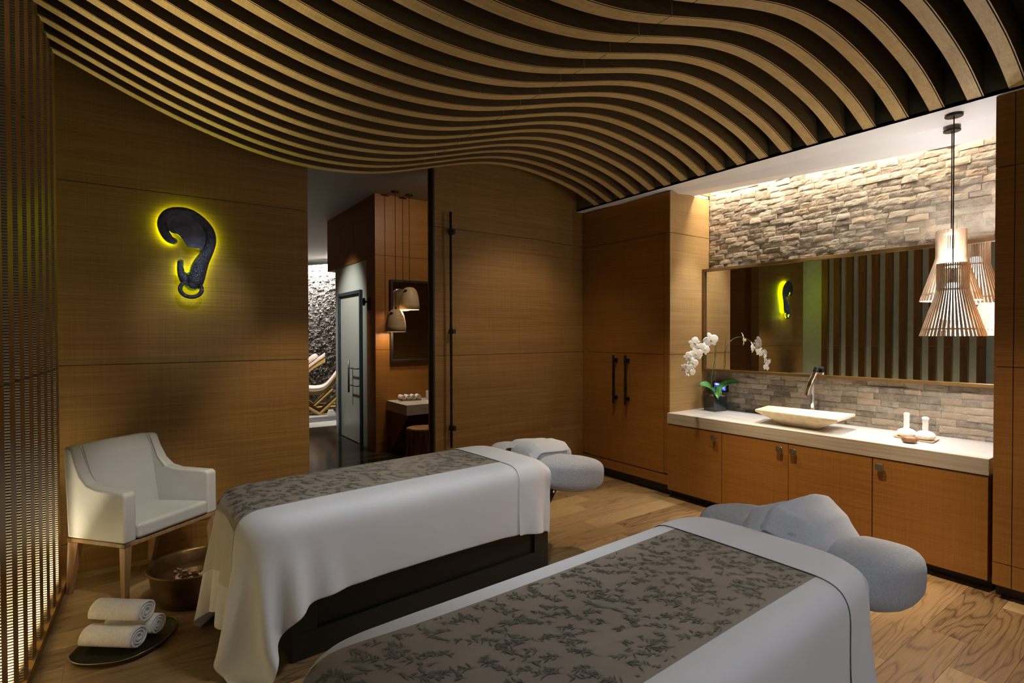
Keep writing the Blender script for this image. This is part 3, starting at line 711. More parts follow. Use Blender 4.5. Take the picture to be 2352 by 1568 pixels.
# ------------------------------------------------------------------ foot bath bowl, petals, tray, towels
BC = (.295, 3.655)
bw_ = thing('foot_bath_bowl', 'large round hammered copper bowl of water and petals by the armchair', 'bowl', (*BC, 0))
MB().lathe([(.17, 0), (.195, .004), (.218, .05), (.232, .12), (.240, .190), (.254, .203), (.254, .209), (.244, .210), (.232, .198), (.224, .12), (.208, .05), (.18, .012), (.05, .010)], n=56).build('body', M['copper'], bw_, smooth=True)
wt = MB().lathe([(.2235, .126), (.224, .128), (.12, .1285), (.01, .1285)], n=48).build('bath_water', M['water'], None, smooth=True); wt.location = (*BC, 0)
tag(wt, 'still water in the copper foot bath bowl', 'water', None, 'stuff')
pm = []
for nm, mt in (('pink', M['pink']), ('cream', M['cream_petal'])):
    b = MB(); b.grid(lambda u, v: ((u - .5) * .020, (v - .5) * .014 * math.sin(PI * (u * .8 + .1)), .004 * (2 * u - 1) ** 2 + .003 * (2 * v - 1) ** 2), 5, 4)
    o = b.build('flower_petal', mt, None, smooth=True, solid=.0008); pm.append(o.data); proto_mod = o
    pm_obj = o if nm == 'pink' else pm_obj2 if False else o
    if nm == 'pink': pink_o = o
    else: cream_o = o
rng = random.Random(5); first = {0: True, 1: True}
spots = []
for c_, s_, n_ in (((.17, 3.57), (.065, .035), 42), ((.36, 3.60), (.05, .03), 32), ((.25, 3.70), (.10, .04), 5)):
    for _ in range(n_): spots.append((rng.gauss(c_[0], s_[0] * .6), rng.gauss(c_[1], s_[1] * .6), _))
for x, y, q in spots:
    if (x - BC[0]) ** 2 + (y - BC[1]) ** 2 > .2 ** 2: continue
    kd = 0 if rng.random() < .62 else 1; src = (pink_o, cream_o)[kd]
    o = src if first[kd] else src.copy()
    if not first[kd]: COL.objects.link(o)
    first[kd] = False
    o.location = (x, y, .130 + rng.random() * .012); o.rotation_euler = (rng.uniform(-.6, .6), rng.uniform(-.6, .6), rng.uniform(0, 6.28)); s_ = rng.uniform(1.1, 1.7); o.scale = (s_, s_, s_)
    if kd == 0: tag(o, 'pink flower petal floating on the copper bowl water', 'petal', 'pink petals in the bowl')
    else: tag(o, 'cream flower petal floating on the copper bowl water', 'petal', 'cream petals in the bowl')
TP = [(-.268, 3.262), (-.245, 3.19), (-.165, 3.112), (-.06, 3.075), (.035, 3.095), (.115, 3.165), (.172, 3.275), (.172, 3.36), (.12, 3.425), (.02, 3.46), (-.10, 3.45), (-.21, 3.37)]
tcx, tcy = -.045, 3.265
loop = smooth_path(TP + [TP[0]], 61)[:-1]
b = MB(); n = len(loop); vs = []
for s_, z in ((.86, .001), (.97, .012), (1., .026), (.985, .029), (.95, .018), (.84, .008)):
    vs += [(tcx + (x - tcx) * s_, tcy + (y - tcy) * s_, z + .0015 * math.sin(i * .7) * (s_ > .9)) for i, (x, y) in enumerate(loop)]
fs = [(l * n + i, l * n + (i + 1) % n, l * n + n + (i + 1) % n, l * n + n + i) for l in range(5) for i in range(n)] + [tuple(range(n - 1, -1, -1)), tuple(range(5 * n, 6 * n))]
b.add(vs, fs)
tr = thing('tray', 'oval dark green metal tray on the floor under rolled towels', 'tray', (0, 0, 0))
b.build('dish', M['tray'], tr, smooth=True)
b = MB(); b.tube([(tcx + (x - tcx) * .997, tcy + (y - tcy) * .997, .0285 + .0015 * math.sin(i * .7)) for i, (x, y) in enumerate(loop + [loop[0]])], .0028, 6, caps=False); b.build('rim', M['brass'], tr, smooth=True)
def towel_roll(name, loc, ang, L, ra, rb, mat, label, group, seed, turns=3.2, tiltz=0., cat='towel'):
    # one long strip wound into an oval spiral, closed with thickness so the coils show at the ends
    b = MB(); n = 110; w = 10; th = .0085 * (ra / .05)
    def fn(u, v):
        t = u * turns * 2 * PI; k = .16 + .84 * u
        wob = 1 + .02 * mnoise.noise(Vector((t * .8, v * 3, seed)))
        x = (v - .5) * L + .004 * mnoise.noise(Vector((t * 1.3, seed, 3. if v > .5 else 8.)))
        return (x, math.cos(t + 2.2) * ra * k * wob, math.sin(t + 2.2) * rb * k * wob)
    b.grid(fn, n, w)
    o = b.build(name, mat, None, smooth=True, solid=th)
    o.location = loc; o.rotation_euler = (0, tiltz, ang)
    return tag(o, label, cat, group)
ta = math.atan2(-.166, .201); pv = Vector((math.cos(ta + PI / 2), math.sin(ta + PI / 2), 0)); av = Vector((math.cos(ta), math.sin(ta), 0))
r1 = Vector((-.092, 3.262, .066)); r2 = r1 + pv * .122 + av * .012; r3 = r1 + pv * .060 + av * -.004 + Vector((0, 0, .099))
towel_roll('rolled_towel', r1, ta, .262, .059, .0515, M['towel'], 'white rolled towel at the bottom front of the trio on the tray', 'rolled towels on the floor tray', 1.)
towel_roll('rolled_towel', r2, ta, .25, .056, .050, M['towel'], 'white rolled towel at the bottom back of the trio, nearest the copper bowl', 'rolled towels on the floor tray', 4.)
towel_roll('rolled_towel', r3, ta, .262, .059, .0515, M['towel'], 'white rolled towel lying on top of the other two on the tray', 'rolled towels on the floor tray', 9.)

# ------------------------------------------------------------------ massage tables
# local frame of a table: u from foot (-) to head (+), v across, origin on the floor under the middle of the mattress
HU, HV, ZT, RE, RC = .925, .395, .714, .062, .17
def collide(Pn, prev, mu, off=.004):
    hu, hv = HU, HV
    x, y, z = Pn[:, 0], Pn[:, 1], Pn[:, 2]
    ztop = ZT + .006 * (1 - np.clip(np.abs(y) / hv, 0, 1) ** 2)
    qx = np.abs(x) - (hu - RC); qy = np.abs(y) - (hv - RC)
    mx, my = np.maximum(qx, 0), np.maximum(qy, 0)
    ln = np.sqrt(mx * mx + my * my) + 1e-9
    dpl = ln + np.minimum(np.maximum(qx, qy), 0) - RC
    gx = np.where(ln > 1e-6, mx / ln, (qx > qy) * 1.) * np.sign(x); gy = np.where(ln > 1e-6, my / ln, (qy >= qx) * 1.) * np.sign(y)
    a = dpl + RE; c = z - ztop + RE
    ma, mc = np.maximum(a, 0), np.maximum(c, 0); l2 = np.sqrt(ma * ma + mc * mc) + 1e-9
    sd = l2 + np.minimum(np.maximum(a, c), 0) - RE
    na = np.where(l2 > 1e-6, ma / l2, (a > c) * 1.); nc = np.where(l2 > 1e-6, mc / l2, (c >= a) * 1.)
    N = np.stack([gx * na, gy * na, nc], 1); N /= np.linalg.norm(N, axis=1)[:, None] + 1e-9
    hit = (sd < off) & (z > .25)
    dep = np.where(hit, off - sd, 0.)
    Pn += N * dep[:, None]
    d = Pn - prev; tn = d - N * (d * N).sum(1)[:, None]
    Pn -= np.where(hit[:, None], tn * mu, 0.)
    fl = Pn[:, 2] < .006
    Pn[fl, 2] = .006; Pn[fl, :2] -= (Pn[fl, :2] - prev[fl, :2]) * .8
    return Pn
def drape(len_u, wid, h, u_head, steps=210, iters=12, seed=0):
    nu = int(round(len_u / h)); nv = int(round(wid / h)); I, J = nu + 1, nv + 1
    rs = np.random.RandomState(seed)
    U = u_head - np.arange(I) * h; V = (np.arange(J) - nv / 2) * h
    P = np.stack([np.repeat(U, J), np.tile(V, I), np.full(I * J, ZT + .035)], 1) + rs.randn(I * J, 3) * .0008
    idx = np.arange(I * J).reshape(I, J); groups = []
    def pairs(a, b, k, rest, m):
        a, b = a.reshape(-1), b.reshape(-1)
        groups.append((a, b, rest, k))
    for par in (0, 1):
        pairs(idx[par:I - 1:2], idx[par + 1:I:2], 1., h, 0); pairs(idx[:, par:J - 1:2], idx[:, par + 1:J:2], 1., h, 0)
    for par in (0, 1):
        pairs(idx[par:I - 1:2, :-1], idx[par + 1:I:2, 1:], .35, h * 2 ** .5, 0); pairs(idx[par:I - 1:2, 1:], idx[par + 1:I:2, :-1], .35, h * 2 ** .5, 0)
    for st in (0, 1, 2, 3):
        a = idx[st:I - 2:4]; pairs(a, idx[st + 2:st + 2 + 4 * len(a):4][:len(a)], .28, 2 * h, 0)
        a = idx[:, st:J - 2:4]; pairs(a, idx[:, st + 2:][:, ::4][:, :a.shape[1]], .28, 2 * h, 0)
    vel = np.zeros_like(P); dt = 1 / 50.
    for s_ in range(steps):
        prev = P.copy(); vel[:, 2] -= 9.8 * dt; vel *= .972 if s_ < steps * .7 else .90
        P = P + vel * dt
        for it in range(iters):
            for a, bb, rest, k in groups:
                d = P[bb] - P[a]; L = np.sqrt((d * d).sum(1)) + 1e-9
                c = d * ((L - rest) / L * .5 * k)[:, None]
                P[a] += c; P[bb] -= c
            if it % 3 == 2: P = collide(P, prev, .55)
        P = collide(P, prev, .5)
        vel = (P - prev) / dt
        sp_ = np.linalg.norm(vel, axis=1); cl = np.minimum(1, 2.5 / (sp_ + 1e-9)); vel *= cl[:, None]
    return P.reshape(I, J, 3)
SH = .0295
U_HEAD = .93
sheet = drape(2.27, 1.48, SH, U_HEAD, seed=2)
NI, NJ = sheet.shape[0], sheet.shape[1]
def smooth_grid(G, n=2):
    G = G.copy()
    for _ in range(n):
        K = G.copy(); K[1:-1] += .35 * (.5 * (G[:-2] + G[2:]) - G[1:-1]); K[:, 1:-1] += .35 * (.5 * (G[:, :-2] + G[:, 2:]) - G[:, 1:-1]); G = K
    return G
sheet = smooth_grid(sheet, 3)
du_ = np.gradient(sheet, axis=0); dv_ = np.gradient(sheet, axis=1); NRM = np.cross(dv_, du_); NRM /= np.linalg.norm(NRM, axis=2)[..., None] + 1e-9
if NRM[NI // 3, NJ // 2, 2] < 0: NRM = -NRM
def samp(G, s_, t):      # s_ metres from the head hem, t metres across from the centre line
    fi = min(max(s_ / SH, 0), NI - 1.001); fj = min(max(t / SH + (NJ - 1) / 2, 0), NJ - 1.001); i, j = int(fi), int(fj); a, c = fi - i, fj - j
    return (G[i, j] * (1 - a) + G[i + 1, j] * a) * (1 - c) + (G[i, j + 1] * (1 - a) + G[i + 1, j + 1] * a) * c
def grid_obj(name, pts, mats, parent, mi=None, solid=.003, sub=1, uv=None):
    a, c = pts.shape[:2]; b = MB(); b.v = [tuple(p) for p in pts.reshape(-1, 3)]
    for i in range(a - 1):
        for j in range(c - 1):
            b.f.append((i * c + j, (i + 1) * c + j, (i + 1) * c + j + 1, i * c + j + 1)); b.mi.append(0 if mi is None else mi(i, j)); b.fa.append(0)
    o = b.build(name, mats, parent, smooth=True, subsurf=sub)
    if uv is not None:
        ul = o.data.uv_layers.new(name='UVMap')
        for lp in o.data.loops: ul.data[lp.index].uv = uv[lp.vertex_index]
    if solid:
        md = o.modifiers.new('Solid', 'SOLIDIFY'); md.thickness = solid; md.offset = 1
        o.modifiers.move(len(o.modifiers) - 1, 0)
    return o
def lobe(name, c, r, parent, tilt, e=.62, seed=0, mat=None):
    b = MB(); b.ellipsoid((0, 0, 0), r, 36, 20, e)
    out = []
    for x, y, z in b.v:
        q = mnoise.noise(Vector((x * 5 + seed, y * 5, z * 5))) * .010 + mnoise.noise(Vector((x * 16, y * 16 + seed, z * 16))) * .004
        wr = .004 * math.sin(x * 95 + 2 * math.sin(y * 30)) * max(0, -z / r[2]) if z < 0 else 0
        L = math.sqrt(x * x + y * y + z * z) + 1e-6; out.append((x + x / L * (q + wr), y + y / L * (q + wr), z + z / L * q))
    b.v = out
    b.xf(Matrix.Translation(Vector(c)) @ Matrix.Rotation(tilt, 4, 'Y'))
    return b.build(name, mat or M['terry'], parent, smooth=True)
def massage_table(loc, rz, lab, sheet_lab, run_lab, rv0, rv1, base_v=0.):
    t = thing('massage_table', lab, 'massage table', loc, rz, 'massage tables')
    # base: dark plinth with recessed side panels
    b = MB(); x0, x1, y0, y1, z1 = -.72, .93, -.335, .335, .52
    b.box(x0 + .02, x1 - .02, y0 + .02, y1 - .02, .0, z1 - .02)
    b.build('base', M['dark_edge'], t)
    b = MB()
    for ys in ((y0, y0 + .03), (y1 - .03, y1)):
        b.box(x0, x1, *ys, 0, .13).box(x0, x1, *ys, z1 - .06, z1).box(x0, x0 + .12, *ys, .13, z1 - .06).box(x1 - .12, x1, *ys, .13, z1 - .06)
    b.box(x0, x0 + .03, y0 + .03, y1 - .03, 0, z1).box(x1 - .03, x1, y0 + .03, y1 - .03, 0, z1)
    b.build('base_frame', M['table_base'], t, bevel=.003)
    b = MB(); pts = []
    for k in range(40):
        a = 2 * PI * k / 40; pts.append((HU * .985 * math.copysign(abs(math.cos(a)) ** .28, math.cos(a)), HV * .975 * math.copysign(abs(math.sin(a)) ** .28, math.sin(a))))
    b.prism(pts, z1, ZT - .012, 'z'); b.build('mattress', M['sheet'], t, bevel=.05, seg=4)
    for sg in (-1, 1):
        ya, yb = sorted((sg * .165, sg * .205))
        br = MB(); br.box(.85, 1.12, ya + .005, yb - .005, .44, .47); br.prism([(1.0, .47), (1.16, .47), (1.12, .425), (1.075, .36), (1.05, .345), (1.02, .36)], ya, yb, 'y')
        hb = br.build('headrest_bracket', M['black_metal'], t, bevel=.003)
        for x, z in ((1.10, .445), (1.06, .375)): MB().tube([(x, sg * .207 - .005, z), (x, sg * .207 + .005, z)], .009, 12).build('bolt', M['chrome'], hb)
    lobe('headrest_cushion', (1.20, -.275, .575), (.262, .15, .118), t, R(8), seed=1 + loc[0])
    lobe('headrest_cushion', (1.195, .27, .59), (.255, .15, .112), t, R(8), seed=5 + loc[0])
    lobe('headrest_cushion', (1.17, 0, .635), (.23, .15, .11), t, R(6), e=.5, seed=8 + loc[1])
    # sheet
    sh = thing('bed_sheet', sheet_lab, 'sheet', loc, rz, 'sheets on the massage tables')
    grid_obj('drape', sheet, M['sheet'], sh, solid=.003)
    su = np.linspace(0, .30, 15); tv = np.linspace(-.738, .738, 70)
    G = np.array([[samp(sheet, a, q) + samp(NRM, a, q) * (.0042 + .002 * (i == 14)) + np.array([0, 0, -.004 * (abs(q) > .7)]) + samp(NRM, a, q) * max(0, abs(q) - .6) * .06 * (.2 + .8 * i / 14) for q in tv] for i, a in enumerate(su)])
    # head hem of the fold dips over the end of the mattress
    ext = []
    for k in range(4):
        ang = (k + 1) / 4 * 1.25
        ext.append([G[0, j] + np.array([.045 * math.sin(ang), 0, 0]) + (np.array([0, 0, -.045 * (1 - math.cos(ang))])) for j in range(len(tv))])
    G = np.concatenate([np.array(ext[::-1]), G], 0)
    grid_obj('fold_back', G, M['sheet'], sh, solid=.004)
    # runner
    rn = thing('bed_runner', run_lab, 'runner', loc, rz, 'runners on the massage tables')
    s0, s1, s2 = .285, 1.80, 2.07
    ss = np.linspace(s0, s1, 110); tt = np.linspace(rv0, rv1, 42)
    f = lambda a, q, k=.0032: samp(sheet, a, q) + samp(NRM, a, q) * k
    G = np.array([[f(a, q) for q in tt] for a in ss]); uv = [(a, q) for a in ss for q in tt]
    lv = random.Random(11 + int(rv0 * 100)); b = MB(); a_, c_ = G.shape[:2]; b.v = [tuple(p) for p in G.reshape(-1, 3)]; UV = list(uv)
    for i in range(a_ - 1):
        for j in range(c_ - 1): b.f.append((i * c_ + j, (i + 1) * c_ + j, (i + 1) * c_ + j + 1, i * c_ + j + 1)); b.mi.append(0); b.fa.append(0)
    def lens(p, ang, L, W):
        pts = []
        for x, y in ((0, 0), (.3, .5), (.6, .42), (1, 0), (.6, -.42), (.3, -.5)):
            x *= L; y *= W; q = (p[0] + x * math.cos(ang) - y * math.sin(ang), p[1] + x * math.sin(ang) + y * math.cos(ang))
            if not (s0 + .004 < q[0] < s1 - .004 and rv0 + .006 < q[1] < rv1 - .006): return
            pts.append(q)
        n0 = len(b.v); b.v += [tuple(f(x, y, .0060)) for x, y in pts]; UV.extend(pts)
        b.f.append(tuple(range(n0, n0 + 6))); b.mi.append(1); b.fa.append(0)
    gy = .037; row = 0; y = rv0
    while y < rv1 + .02:
        x = s0 - .03 + (row % 2) * .025
        while x < s1:
            p = (x + lv.uniform(-.018, .018), y + lv.uniform(-.016, .016)); d = lv.choice((.5, .75, 1.05, -2.3, -2.0)) + lv.uniform(-.25, .25); Ls = lv.uniform(.04, .06)
            lens(p, d, Ls, .0017)
            for k in range(lv.randint(6, 9)):
                u_ = lv.uniform(.25, 1.0); q = (p[0] + math.cos(d) * Ls * u_, p[1] + math.sin(d) * Ls * u_)
                lens(q, d + lv.choice((-1, 1)) * lv.uniform(.15, 1.15), lv.uniform(.013, .027), lv.uniform(.0034, .0050))
            x += .050
        y += gy; row += 1
    bo = b.build('brocade', [M['runner'], M['runner_leaf']], rn, smooth=True)
    ul = bo.data.uv_layers.new(name='UVMap')
    for lp in bo.data.loops: ul.data[lp.index].uv = UV[lp.vertex_index]
    ss = np.linspace(s1, s2, 14); G = np.array([[f(a, q, .0036) for q in tt] for a in ss]); grid_obj('end_band', G, M['band'], rn, solid=.002)
    return t
M['table_base'] = plain('charcoal_lacquer', (.014, .013, .011), .35, var=.1)
M1 = ((1.29, 3.005, 0), R(3.6)); M2 = ((1.25, 1.137, 0), R(2.0))
massage_table(*M1, 'dark based massage table standing nearer the sculpture wall', 'white sheet draped to the floor over the table by the copper bowl', 'taupe brocade runner with pale end band on the table by the copper bowl', -.19, .345)
massage_table(*M2, 'dark based massage table nearest the vanity cabinets, mostly under its sheet', 'white sheet over the closer massage table by the vanity cabinets', 'taupe bamboo-patterned runner on the closer massage table', -.278, .252)
# face cloths lying on the headrests
def cloth(loc, rz, label, fn, nu, nv):
    b = MB(); b.grid(fn, nu, nv); o = b.build('face_cloth', M['facecloth'], None, smooth=True, subsurf=1)
    md = o.modifiers.new('Solid', 'SOLIDIFY'); md.thickness = .006; md.offset = 1; o.modifiers.move(1, 0)
    o.location = loc; o.rotation_euler = (0, 0, rz); return tag(o, label, 'cloth', 'face cloths on the headrests')
def loc_world(T, u, v, z):
    (x, y, z0), r = T; return (x + u * math.cos(r) - v * math.sin(r), y + u * math.sin(r) + v * math.cos(r), z)
def head_z(x, y):       # top of the middle headrest cushion in cloth-local metres
    q = max(0., 1 - (abs(x) / .235) ** 3.6 - (abs(y) / .155) ** 3.6); return .635 + .118 * q ** .28 - .10 * x
def flat_cloth(u, v):
    x = (u - .5) * .36 - .03; y = (v - .5) * .34
    z = head_z(min(max(x, -.2), .2) * .9, y * .78) + .006 + .007 * mnoise.noise(Vector((x * 9, y * 9, 1))) + .05 * max(0, u - .75) * (1 if v < .6 else .2)
    if abs(y) > .125: z = max(z - (abs(y) - .125) * .7, .60)
    if u < .2: z -= (.2 - u) * .22
    return (x + .02 * mnoise.noise(Vector((y * 8, 2, 2))), y, z)
cloth(loc_world(M1, 1.17, .02, 0), M1[1], 'crumpled white face cloth on headrest of the table by the sculpture wall', flat_cloth, 24, 26)
def tent_cloth(u, v):
    x = (u - .5) * .40 - .02; y = (v - .5) * .42
    w_ = y + .015 + .22 * (x - .05)
    ridge = (.066 * math.exp(-(abs(w_) / .055) ** 1.3) - .040 * math.exp(-((w_ - .024) / .013) ** 2) * (1 if x < .06 else .4)) * (.35 + .65 * min(1, max(0, (x + .2) / .25)))
    base = head_z(min(max(x, -.2), .19) * .95, min(max(y, -.14), .14) * .85)
    fall = max(0, abs(y) - .13) * 1.15 + max(0, .14 - u) * .55
    z = base + .010 + ridge - fall + .004 * mnoise.noise(Vector((x * 14, y * 14, 4))) + .006 * math.sin(y * 40 + x * 20) * max(0, abs(y) - .1) / .1
    return (x, y * (1 - .10 * max(0, abs(y) - .12) / .09), max(z, .57))
cloth(loc_world(M2, 1.17, .0, 0), M2[1], 'folded grey-white face cloth tented on the closer headrest', tent_cloth, 48, 64)

# ------------------------------------------------------------------ corridor beyond the doorway
CX, CY, CZ = 2.605, 6.756, 3.42
b = MB(); b.box(-.6, 6.2, YB + .12, 15.4, CZ, CZ + .08); struct(b.build('ceiling_corridor', M['corr_ceiling']))
b = MB(); panel_wall(b, CX, 5.6, CY, CY + .03, .105, CZ, (1.356, 2.612)); panel_wall(b, CX, CX + .03, CY + .0305, 7.075, .105, CZ, (1.356, 2.612)); b.box(CX + .008, 5.6, CY + .008, 7.07, 0, CZ, 1)
b.box(CX, 5.6, 7.075, 8.86, 2.59, CZ); b.box(CX - .002, CX, 7.6, 7.602, 2.8, 3.2, 1); b.box(CX - .002, CX, 8.2, 8.202, 2.8, 3.2, 1); b.box(CX - .002, CX, 7.6, 8.2, 2.8, 2.802, 1); b.box(CX - .002, CX, 7.6, 8.2, 3.2, 3.202, 1)
b.box(CX - .001, 5.6, CY - .001, 7.075, 0, .1, 0)
struct(b.build('wall_corridor_block', [M['cab_wood'], M['dark_edge']]))
b = MB(); b.box(CX + .01, CX + .03, 7.08, 7.262, 0, 2.589).box(CX + .01, CX + .03, 8.25, 8.48, 0, 2.589).box(CX + .01, CX + .03, 7.262, 8.25, 2.186, 2.589).box(CX + .05, 5.6, 7.08, 8.5, 0, 2.588)
struct(b.build('wall_corridor_glass', M['frosted']))
gd = MB().box(CX + .004, CX + .02, 7.30, 8.20, .012, 2.14); gd = struct(gd.build('door_2', M['frosted']))
struct(MB().box(CX - .03, CX + .03, 7.262, 7.30, 0, 2.186).box(CX - .03, CX + .03, 8.20, 8.25, 0, 2.186).box(CX - .03, CX + .03, 7.30, 8.20, 2.142, 2.186).build('door_frame', M['steel_blue'], gd))
b = MB(); b.tube([(CX - .06, 7.66, .72), (CX - .06, 7.66, 1.19)], .014, 10)
for z in (.83, 1.075): b.tube([(CX - .06, 7.66, z), (CX - .06, 7.36, z)], .009, 8).tube([(CX - .06, 7.36, z), (CX + .01, 7.36, z)], .009, 8)
b.build('door_handle', M['steel_blue'], gd, smooth=True)
b = MB(); b.box(-.6, 6.2, 15.3, 15.4, 0, CZ); struct(b.build('wall_corridor_end', M['corr_ceiling']))
b = MB(); b.box(6.1, 6.2, YB + .15, 15.3, 0, CZ); struct(b.build('wall_corridor_right', M['wall_wood']))
b = MB()
for k in range(10): panel_wall(b, .95, 1.0, 4.62 + 1.1 * k, 5.715 + 1.1 * k, .0, CZ, (1.356, 2.612))
b.box(.9, .96, 4.62, 15.4, 0, CZ, 1); struct(b.build('wall_corridor_left', [M['cab_wood'], M['dark_edge']]))
b = MB(); b.box(3.20, 3.40, 13.7, 13.85, 0, 3.2); struct(b.build('trim_2', M['corr_ceiling']))
A0 = Vector((3.36, 14.1, 0)); A1 = Vector((4.55, 12.3, 0)); dv = (A1 - A0); nw = Vector((dv.y, -dv.x, 0)).normalized()
if nw.y > 0: nw = -nw
stone_wall('wall_corridor_stone', A0, dv, dv.length, 0, 3.3, nw, [M['stone2']], bw=(.05, .12), bh=.07, depth=.05, seed=4, nu=3, nv=3, jit=.014)
# knob on the wooden end post
kb = thing('wall_hook', 'round black coat knob on the wooden post by the glass door', 'hook', (2.585, 6.99, 2.0))
MB().box(.006, .0185, -.035, .035, -.11, .06).build('backplate', M['dark_edge'], kb, bevel=.003)
MB().tube([(.008, 0, 0), (-.05, 0, 0)], .012, 12).build('stem', M['black_metal'], kb); MB().lathe([(.02, -.01), (.052, -.006), (.055, .004), (.045, .012), (.02, .015)], n=26).xf(Matrix.Translation((-.05, 0, 0)) @ Matrix.Rotation(R(-90), 4, 'Y')).build('knob', M['black_metal'], kb, smooth=True)
# corridor mirror
cm = thing('corridor_mirror', 'dark-framed square mirror above the stone shelf in the corridor', 'mirror', (0, CY, 0))
b = MB(); b.box(2.80, 3.72, -.05, -.001, 2.262, 2.296).box(2.80, 3.72, -.05, -.001, 1.184, 1.218).box(2.80, 2.834, -.05, -.001, 1.218, 2.262).box(3.686, 3.72, -.05, -.001, 1.218, 2.262); b.build('frame', M['frame_dark'] if 'frame_dark' in M else M['plinth'], cm, bevel=.003)
MB().box(2.83, 3.69, -.025, -.018, 1.21, 2.27).build('mirror_glass', M['mirror'], cm); MB().box(2.85, 3.67, -.017, -.001, 1.25, 2.2).build('backing', M['dark_edge'], cm)
# vanity shelf
vs_ = thing('stone_shelf', 'pale striped stone shelf projecting from the corridor wall', 'shelf', (0, 0, 0))
MB().box(2.755, 4.2, 6.12, 6.755, .545, .675).build('slab', M['slab'], vs_, bevel=.003)
for xa in (2.80, 4.1): MB().prism([(6.75, .545), (6.75, .02), (6.70, .02), (6.2, .52), (6.2, .545)], xa, xa + .03, 'x').build('bracket', M['cab_wood'], vs_)
ty = thing('small_tray', 'small dark tray under rolled hand towels on the stone shelf', 'tray', (3.02, 6.60, .675), R(-12))
MB().box(-.135, .135, -.075, .075, .001, .008).build('base', M['woodbowl'], ty)
MB().box(-.14, .14, -.08, -.074, .001, .016).box(-.14, .14, .074, .08, .001, .016).box(-.14, -.134, -.074, .074, .001, .016).box(.134, .14, -.074, .074, .001, .016).build('rim', M['woodbowl'], ty)
names4 = ['leftmost white rolled hand towel on the small corridor tray', 'second white rolled hand towel from the left on the corridor tray', 'third white rolled hand towel from the left on the corridor tray', 'rightmost white rolled hand towel on the corridor tray, beside the dispenser']
for i in range(4):
    x = -.108 + .072 * i; p = Matrix.Rotation(R(-12), 3, 'Z') @ Vector((x, 0, 0))
    towel_roll('hand_towel', (3.02 + p.x, 6.60 + p.y, .675 + .0475), R(-98 + (6 if i < 2 else -4)), .13, .0335, .036, M['towel'], names4[i], 'hand towels on the corridor shelf', 20. + i, 2.6)
sd_ = thing('soap_dispenser', 'square pale stone soap dispenser with dark pump on the corridor shelf', 'dispenser', (3.30, 6.47, .675))
MB().box(-.085, .085, -.05, .05, 0, .125).build('body', M['slab'], sd_, bevel=.004)
MB().tube([(-.01, 0, .125), (-.01, 0, .15)], .011, 12).tube([(-.01, 0, .15), (-.01, 0, .165)], .006, 10).ellipsoid((-.01, 0, .178), (.015, .015, .012), 12, 8).tube([(-.01, 0, .176), (-.01, -.045, .174)], .004, 8).build('pump', M['black_metal'], sd_, smooth=True)
# stump stool
sl = thing('stump_stool', 'brown tree stump stool standing before the corridor stone shelf', 'stool', (2.835, 5.86, 0))
wob = lambda a, z: .05 * math.sin(3 * a + .5) + .03 * math.sin(7 * a + z * 4) + .025 * math.sin(17 * a) + .015 * math.sin(29 * a + z * 9)
MB().lathe([(.185, 0), (.18, .08), (.172, .2), (.17, .33), (.172, .415)], n=90, wob=wob).build('trunk', M['stool'], sl, smooth=True, angle=60)
MB().lathe([(.173, .4155), (.170, .432), (.15, .437), (.02, .437)], n=90, wob=lambda a, z: .05 * math.sin(3 * a + .5) + .03 * math.sin(7 * a + 1.3)).build('seat', M['stooltop'], sl, smooth=True, angle=60)
# turned wood pendants
def bell(loc, zt, zb, lab):
    t = thing('turned_pendant_lamp', lab, 'pendant lamp', (loc[0], loc[1], 0), 0, 'turned wooden pendant lamps in the corridor'); h = zt - zb
    MB().tube([(0, 0, CZ - .02), (0, 0, CZ - .001)], .05, 24).build('canopy', M['black_metal'], t, bevel=.004)
    MB().tube([(0, 0, CZ - .02), (0, 0, zt - .03)], .004, 8).build('cord', M['black_metal'], t)
    pr = [(.022, 1.), (.055, .975), (.088, .88), (.108, .72), (.122, .5), (.131, .25), (.134, .0), (.127, .0), (.124, .25), (.115, .5), (.1, .72), (.078, .86), (.02, .93)]
    sh = MB().lathe([(r, zb + f * h) for r, f in pr], n=40).build('shade', M['lampwood'], t, smooth=True)
    MB().ellipsoid((-.078, -.052, zt - .055), (.024, .024, .018), 14, 8).build('finger_hole', M['dark_edge'], sh, smooth=True)
    MB().tube([(0, 0, zt - .05), (0, 0, zt + .03)], .013, 12).build('socket', M['black_metal'], t)
    MB().ellipsoid((0, 0, zb + .09), (.045, .045, .05), 14, 10).build('bulb', M['bulb2'], t, smooth=True)
bell((2.79, 6.52), 1.887, 1.592, 'lower turned wooden bell pendant in front of the corridor mirror')
bell((3.008, 6.57), 2.189, 1.888, 'higher turned wooden bell pendant in front of the corridor mirror')
